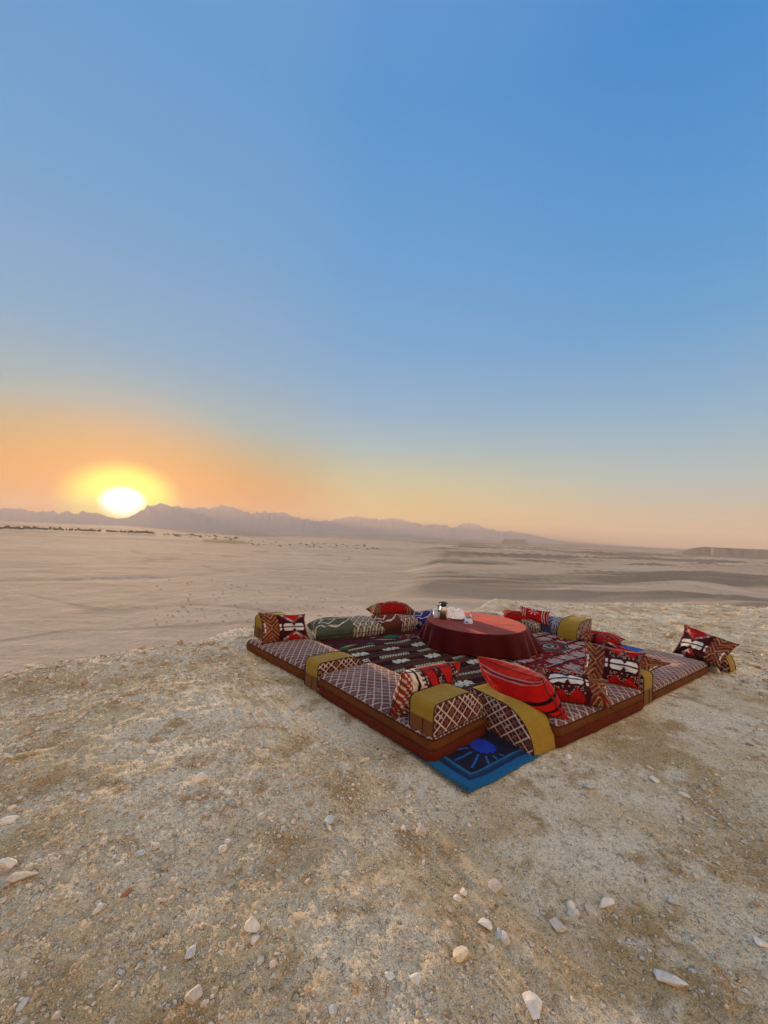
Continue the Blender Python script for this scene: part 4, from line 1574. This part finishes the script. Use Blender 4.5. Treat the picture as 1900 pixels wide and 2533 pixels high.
ts_ = thing('tissue_pile', 'loose pile of crumpled white tissues heaped on the black tray', 'tissues', (1.19, 6.10, tz + .008))
a_o = crumple('tissue', .100, .085, .135, 3, M_paper, ts_)
a_o.location = (-.07, 0, 0)
a_o = crumple('tissue', .092, .080, .115, 7, M_paper, ts_)
a_o.location = (.055, .02, 0)
a_o = crumple('tissue', .09, .05, .06, 9, M_paper, ts_)
a_o.location = (.0, -.075, .001)

pk = thing('tissue_packet', 'white and blue plastic tissue packet standing in front of the tray', 'packet', (1.315, 5.77, tz), .25)
n = 22
u, v = np.meshgrid(np.linspace(0, 2 * PI, 41)[:-1], np.linspace(0, 1, n), indexing='ij')
sq = 1 / np.maximum(np.abs(np.cos(u)), np.abs(np.sin(u))) ** .75
wx = .062 * (1 - .25 * v ** 3) * sq
wy = .034 * (1 - .75 * v ** 2) * sq
jit = .010 * (fbm(u * 3, v * 5, 4, 3) - .5)
V = np.stack([(wx + jit) * np.cos(u), (wy + jit) * np.sin(u), .105 * v + .03 * v ** 3 * np.cos(u * 2 + 1) + .008 * np.sin(u * 5) * v], -1).reshape(-1, 3)
link('wrapper', mesh_np('wrapper', V, grid_faces(40, n, True), smooth=False), M_whitefilm, pk)
Ca, Sb = [], []
for (z_, x0_, x1_) in ((.022, -.058, -.01), (.035, -.055, -.03), (.085, .0, .05), (.098, -.04, .03)):
    xs_ = np.linspace(x0_, x1_, 8)
    P = np.stack([xs_, np.full(8, -.047 + .018 * (z_ / .1) ** 2 - .001), z_ + .006 * np.sin(xs_ * 90)], -1)
    V, F = tube_mesh('b', P, .0045, 5, closed=False)
    Sb.append(F + sum(len(c_) for c_ in Ca))
    Ca.append(V)
link('blue_print', mesh_np('blue_print', np.concatenate(Ca), np.concatenate(Sb)), M_bluefilm, pk)

# ------------------------------------------------------------------ stones
ico = {}
for s in (1, 2, 3):
    bm = bmesh.new()
    bmesh.ops.create_icosphere(bm, subdivisions=s, radius=1)
    bm.verts.ensure_lookup_table()
    ico[s] = (np.array([v.co[:] for v in bm.verts]), np.array([[v.index for v in f.verts] for f in bm.faces]))
    bm.free()


def stone_verts(sub, r_, planes=9):
    """a chipped stone: the unit ball cut back by random planes"""
    Vb, Fb = ico[sub]
    V = Vb.copy()
    for _ in range(planes):
        n_ = r_.normal(0, 1, 3)
        n_ /= np.linalg.norm(n_)
        d_ = r_.uniform(.40, .80)
        k = V @ n_ - d_
        V = V - np.maximum(k, 0)[:, None] * n_
    return V, Fb


def gz(x, y):
    return float(plateau_z(np.array([x]), np.array([y]))[0])


# every larger stone, one by one: x, y on the ground in metres, length, width, height, turn, colour, label
PALE, GREY, TAN, RED, YEL, BLU = (.86, .81, .70), (.68, .65, .57), (.70, .60, .46), (.38, .19, .10), (.84, .73, .50), (.62, .66, .62)
STONES = [
 (0.59, 1.42, 0.111, 0.059, 80, PALE, 'long pale slab stone at the bottom edge right of centre'),
 (0.36, 1.57, 0.059, 0.051, 20, YEL, 'chunky yellowish stone, the blockiest in the foreground'),
 (-0.46, 1.63, 0.062, 0.054, 40, PALE, 'smooth pale stone with a flat face above a smaller wedge stone'),
 (-0.43, 1.58, 0.037, 0.034, 10, PALE, 'small wedge stone just below the smooth pale one'),
 (-0.57, 1.40, 0.055, 0.039, 50, TAN, 'tan stone with a pointed end in the lower left foreground'),
 (-0.65, 1.53, 0.051, 0.032, 55, BLU, 'oval greyish green stone in the left foreground'),
 (-0.10, 1.37, 0.043, 0.033, 80, BLU, 'bluish grey upright block at the bottom edge left of centre'),
 (0.19, 1.48, 0.035, 0.032, 60, PALE, 'small square pale stone below the yellowish block'),
 (0.50, 1.70, 0.064, 0.046, 10, PALE, 'pale stone touching two darker grey stones'),
 (0.54, 1.66, 0.046, 0.029, 110, BLU, 'dark greenish stone, left of a touching pair'),
 (0.56, 1.65, 0.042, 0.035, 160, GREY, 'grey stone, right of a touching pair below a pale one'),
 (0.80, 1.70, 0.071, 0.047, 140, GREY, 'pitted grey oval stone in the right foreground'),
 (1.13, 1.51, 0.098, 0.043, 145, PALE, 'long pale leaf shaped stone in the lower right foreground'),
 (1.07, 1.82, 0.062, 0.048, 20, PALE, 'pale flat stone with a notch on its lower side'),
 (0.99, 1.78, 0.067, 0.031, 135, TAN, 'thin slanting tan stone left of the notched one'),
 (0.90, 1.79, 0.043, 0.039, 0, PALE, 'round pale stone, upper one of a touching pair'),
 (0.90, 1.77, 0.039, 0.035, 30, GREY, 'round grey stone, lower one of a touching pair'),
 (1.38, 1.84, 0.055, 0.032, 140, GREY, 'slanting grey stone above the leaf shaped one on the right'),
 (0.27, 2.19, 0.062, 0.051, 60, TAN, 'tan egg shaped stone below the corner of the blue rug'),
 (0.18, 2.21, 0.036, 0.032, 90, PALE, 'small upright stone just left of the tan egg shaped one'),
 (-0.23, 2.24, 0.054, 0.054, 20, BLU, 'pale bluish cube of stone left below the blue rug'),
 (-0.61, 2.22, 0.054, 0.049, 0, GREY, 'rounded grey stone on a rusty patch of soil at left'),
 (-1.08, 2.49, 0.075, 0.063, 20, PALE, 'large pale angular stone alone on the left ground'),
 (-0.86, 2.39, 0.063, 0.037, 10, PALE, 'flat oval pale stone right of the angular one on the left'),
 (-1.04, 1.75, 0.045, 0.030, 60, RED, 'reddish brown stone, the only dark red one at left'),
 (-1.66, 1.86, 0.093, 0.047, 25, PALE, 'long white stone cut by the left edge of the photo'),
 (-1.53, 1.78, 0.117, 0.045, 25, TAN, 'low buff ledge of stone by the left edge'),
 (-1.11, 1.35, 0.034, 0.026, 60, BLU, 'greenish pebble in the bottom left corner'),
 (-1.10, 1.94, 0.039, 0.030, 20, BLU, 'small bluish stone on the left ground'),
 (-1.05, 2.00, 0.040, 0.027, 60, TAN, 'slender tan stone right above the small bluish one'),
 (0.44, 1.84, 0.040, 0.034, 40, PALE, 'white angular stone beside a rusty clump'),
 (0.60, 1.88, 0.060, 0.050, 0, TAN, 'knobbly tan stone with small stones around it'),
 (0.40, 1.81, 0.040, 0.025, 140, PALE, 'small slanting white stone left below the angular one'),
 (-0.04, 1.79, 0.036, 0.030, 150, TAN, 'small tan stone right under a crack in the crust'),
 (0.35, 1.69, 0.034, 0.022, 100, TAN, 'upright oval stone left of the touching trio'),
 (0.09, 1.49, 0.041, 0.024, 150, PALE, 'pale wedge pointing down left of the square stone'),
 (1.46, 2.98, 0.061, 0.043, 150, PALE, 'white stone touching the corner of the right front mattress'),
 (1.43, 2.63, 0.064, 0.049, 165, GREY, 'rounded grey stone on the open ground right of the blue rug'),
 (1.94, 2.73, 0.067, 0.044, 160, PALE, 'flat pale stone with a shadow right of the grey one'),
 (2.03, 2.59, 0.058, 0.036, 160, PALE, 'pale chip farther right beyond the flat stone'),
 (1.61, 1.66, 0.066, 0.041, 160, PALE, 'pale rough stone cut by the right edge of the photo'),
 (-0.06, 2.83, 0.086, 0.036, 40, TAN, 'long tan finger of stone below the thick left mattress'),
 (-1.90, 2.11, 0.081, 0.047, 20, PALE, 'flat stone with a dark underside at the left edge'),
 (-1.56, 2.78, 0.068, 0.042, 25, PALE, 'flat pale chip high on the left ground'),
 (2.00, 2.88, 0.041, 0.037, 0, TAN, 'small tan cube right of the mattresses'),
]
for k, (x, y, l_, w_, an, cc, lab) in enumerate(STONES):
    r_ = np.random.default_rng(100 + k)
    V, F = stone_verts(3, r_, 17)
    V = V + .05 * (np.stack([fbm(V[:, 1] * 2 + k, V[:, 2] * 2, 3, 3), fbm(V[:, 0] * 2 + k, V[:, 2] * 2, 5, 3), fbm(V[:, 0] * 2, V[:, 1] * 2 + k, 7, 3)], -1) - .5) * 2
    V = V * np.array([l_ / 2 * 1.4, w_ / 2 * 1.4, min(l_, w_) * .52])
    C = np.array(cc) * (1 + .12 * (fbm(V[:, 0] * 60, V[:, 1] * 60, k, 3) - .5))[:, None]
    o = link('stone', mesh_np('stone', V, F, smooth=False, colors=C), M_stone)
    o.location = (x, y, gz(x, y) + min(l_, w_) * .20)
    o.rotation_euler = (r_.uniform(-.15, .15), r_.uniform(-.15, .15), math.radians(an))
    tag(o, lab, 'stone')


def in_seats(x, y, grow=0.0):
    px, py = x - 1.35, y - 4.75
    cx_, ax_ = px * .8 + py * .6, -px * .6 + py * .8
    return (np.abs(cx_) < 1.95 + grow) & (np.abs(ax_) < 2.05 + grow)


# middle sized loose stones: individuals that share one look
meds = []
for i in range(6):
    r_ = np.random.default_rng(300 + i)
    V, F = stone_verts(2, r_, 12)
    cc = np.array([PALE, TAN, GREY, PALE, YEL, TAN][i])
    meds.append(mesh_np('loose_stone', V, F, smooth=False, colors=np.tile(cc * .97, (len(V), 1))))
    meds[-1].materials.append(M_stone)
r_ = np.random.default_rng(5)
n_ok = 0
while n_ok < 250:
    rr_ = 1.35 * math.exp(r_.uniform(0, 1) * 1.25)
    a_ = math.radians(r_.uniform(-46, 46))
    x, y = rr_ * math.sin(a_), rr_ * math.cos(a_)
    if in_seats(x, y, .12) or fbm(np.array(x * 1.3), np.array(y * 1.3), 90, 2) < .42 or min(math.hypot(x - s[0], y - s[1]) - s[2] for s in STONES) < .01:
        continue
    s = rr_ * min(.0115, .0048 * math.exp(r_.normal(.1, .38)))
    o = bpy.data.objects.new('loose_stone', meds[n_ok % 6])
    COL.objects.link(o)
    h_ = r_.uniform(.45, .8)
    o.scale = (s, s * r_.uniform(.55, .95), s * h_)
    o.location = (x, y, gz(x, y) + s * h_ * .35)
    o.rotation_euler = (r_.uniform(-.3, .3), r_.uniform(-.3, .3), r_.uniform(0, 6.28))
    tag(o, 'small pale stone lying loose on the stony ground before the seats', 'stone', 'small loose stones on the foreground')
    n_ok += 1

# gravel
def gravel(name, n, seed, rfun, sfun, flat=(.35, .8)):
    r_ = np.random.default_rng(seed)
    Vb, Fb = ico[1]
    rr_ = rfun(r_, n)
    a_ = np.radians(r_.uniform(-50, 50, n))
    x, y = rr_ * np.sin(a_), rr_ * np.cos(a_)
    dens = fbm(x * 1.1, y * 1.1, 90, 4)
    keep = (~in_seats(x, y, .10)) & (r_.uniform(0, 1, n) < sst(dens, .30, .60) * .85 + .15)
    x, y, rr_ = x[keep], y[keep], rr_[keep]
    e = np.interp(np.degrees(np.arctan2(x, y)), EDGE_AZ, EDGE_R)
    k = rr_ < e + .9
    x, y, rr_ = x[k], y[k], rr_[k]
    n = len(x)
    s = sfun(r_, rr_)
    protos_ = np.stack([stone_verts(1, r_, 6)[0] * r_.uniform(.8, 1.1, (len(Vb), 1)) for _ in range(24)])
    V = protos_[r_.integers(0, 24, n)]
    th = r_.uniform(0, 2 * PI, n)
    sc3 = np.stack([s, s * r_.uniform(.5, .95, n), s * r_.uniform(flat[0], flat[1], n)], -1)
    V = V * sc3[:, None, :]
    tl_ = r_.normal(0, .25, n)
    V = np.stack([V[..., 0], V[..., 1] * np.cos(tl_)[:, None] - V[..., 2] * np.sin(tl_)[:, None], V[..., 1] * np.sin(tl_)[:, None] + V[..., 2] * np.cos(tl_)[:, None]], -1)
    c_, s_ = np.cos(th)[:, None], np.sin(th)[:, None]
    V = np.stack([V[..., 0] * c_ - V[..., 1] * s_, V[..., 0] * s_ + V[..., 1] * c_, V[..., 2]], -1)
    V[..., 0] += x[:, None]
    V[..., 1] += y[:, None]
    V[..., 2] += (plateau_z(x, y) + sc3[:, 2] * .42)[:, None]
    pal = np.array([(.76, .66, .50), (.80, .72, .58), (.66, .53, .37), (.58, .44, .29), (.70, .63, .51), (.60, .47, .30), (.84, .76, .62)])
    C = pal[r_.integers(0, len(pal), n)] * r_.uniform(.85, 1.06, (n, 1))
    C = np.repeat(C, len(Vb), 0)
    F = (Fb[None] + (np.arange(n) * len(Vb))[:, None, None]).reshape(-1, 3)
    link(name, mesh_np(name, V.reshape(-1, 3), F, smooth=False, colors=C), M_stone, kind='stuff')


gravel('gravel', 17000, 1, lambda r_, n: 1.3 * np.exp(r_.uniform(0, 1, n) * 1.9), lambda r_, d: d * .0034 * np.exp(r_.normal(0, .48, len(d))))
gravel('fine_gravel', 26000, 2, lambda r_, n: 1.25 * np.exp(r_.uniform(0, 1, n) * 1.7), lambda r_, d: d * .0019 * np.exp(r_.normal(0, .35, len(d))))
gravel('flaky_gravel', 20000, 3, lambda r_, n: 3.2 * np.exp(r_.uniform(0, 1, n) * 1.62), lambda r_, d: np.minimum(d * .0028, .026) * np.exp(r_.normal(0, .4, len(d))), (.2, .5))
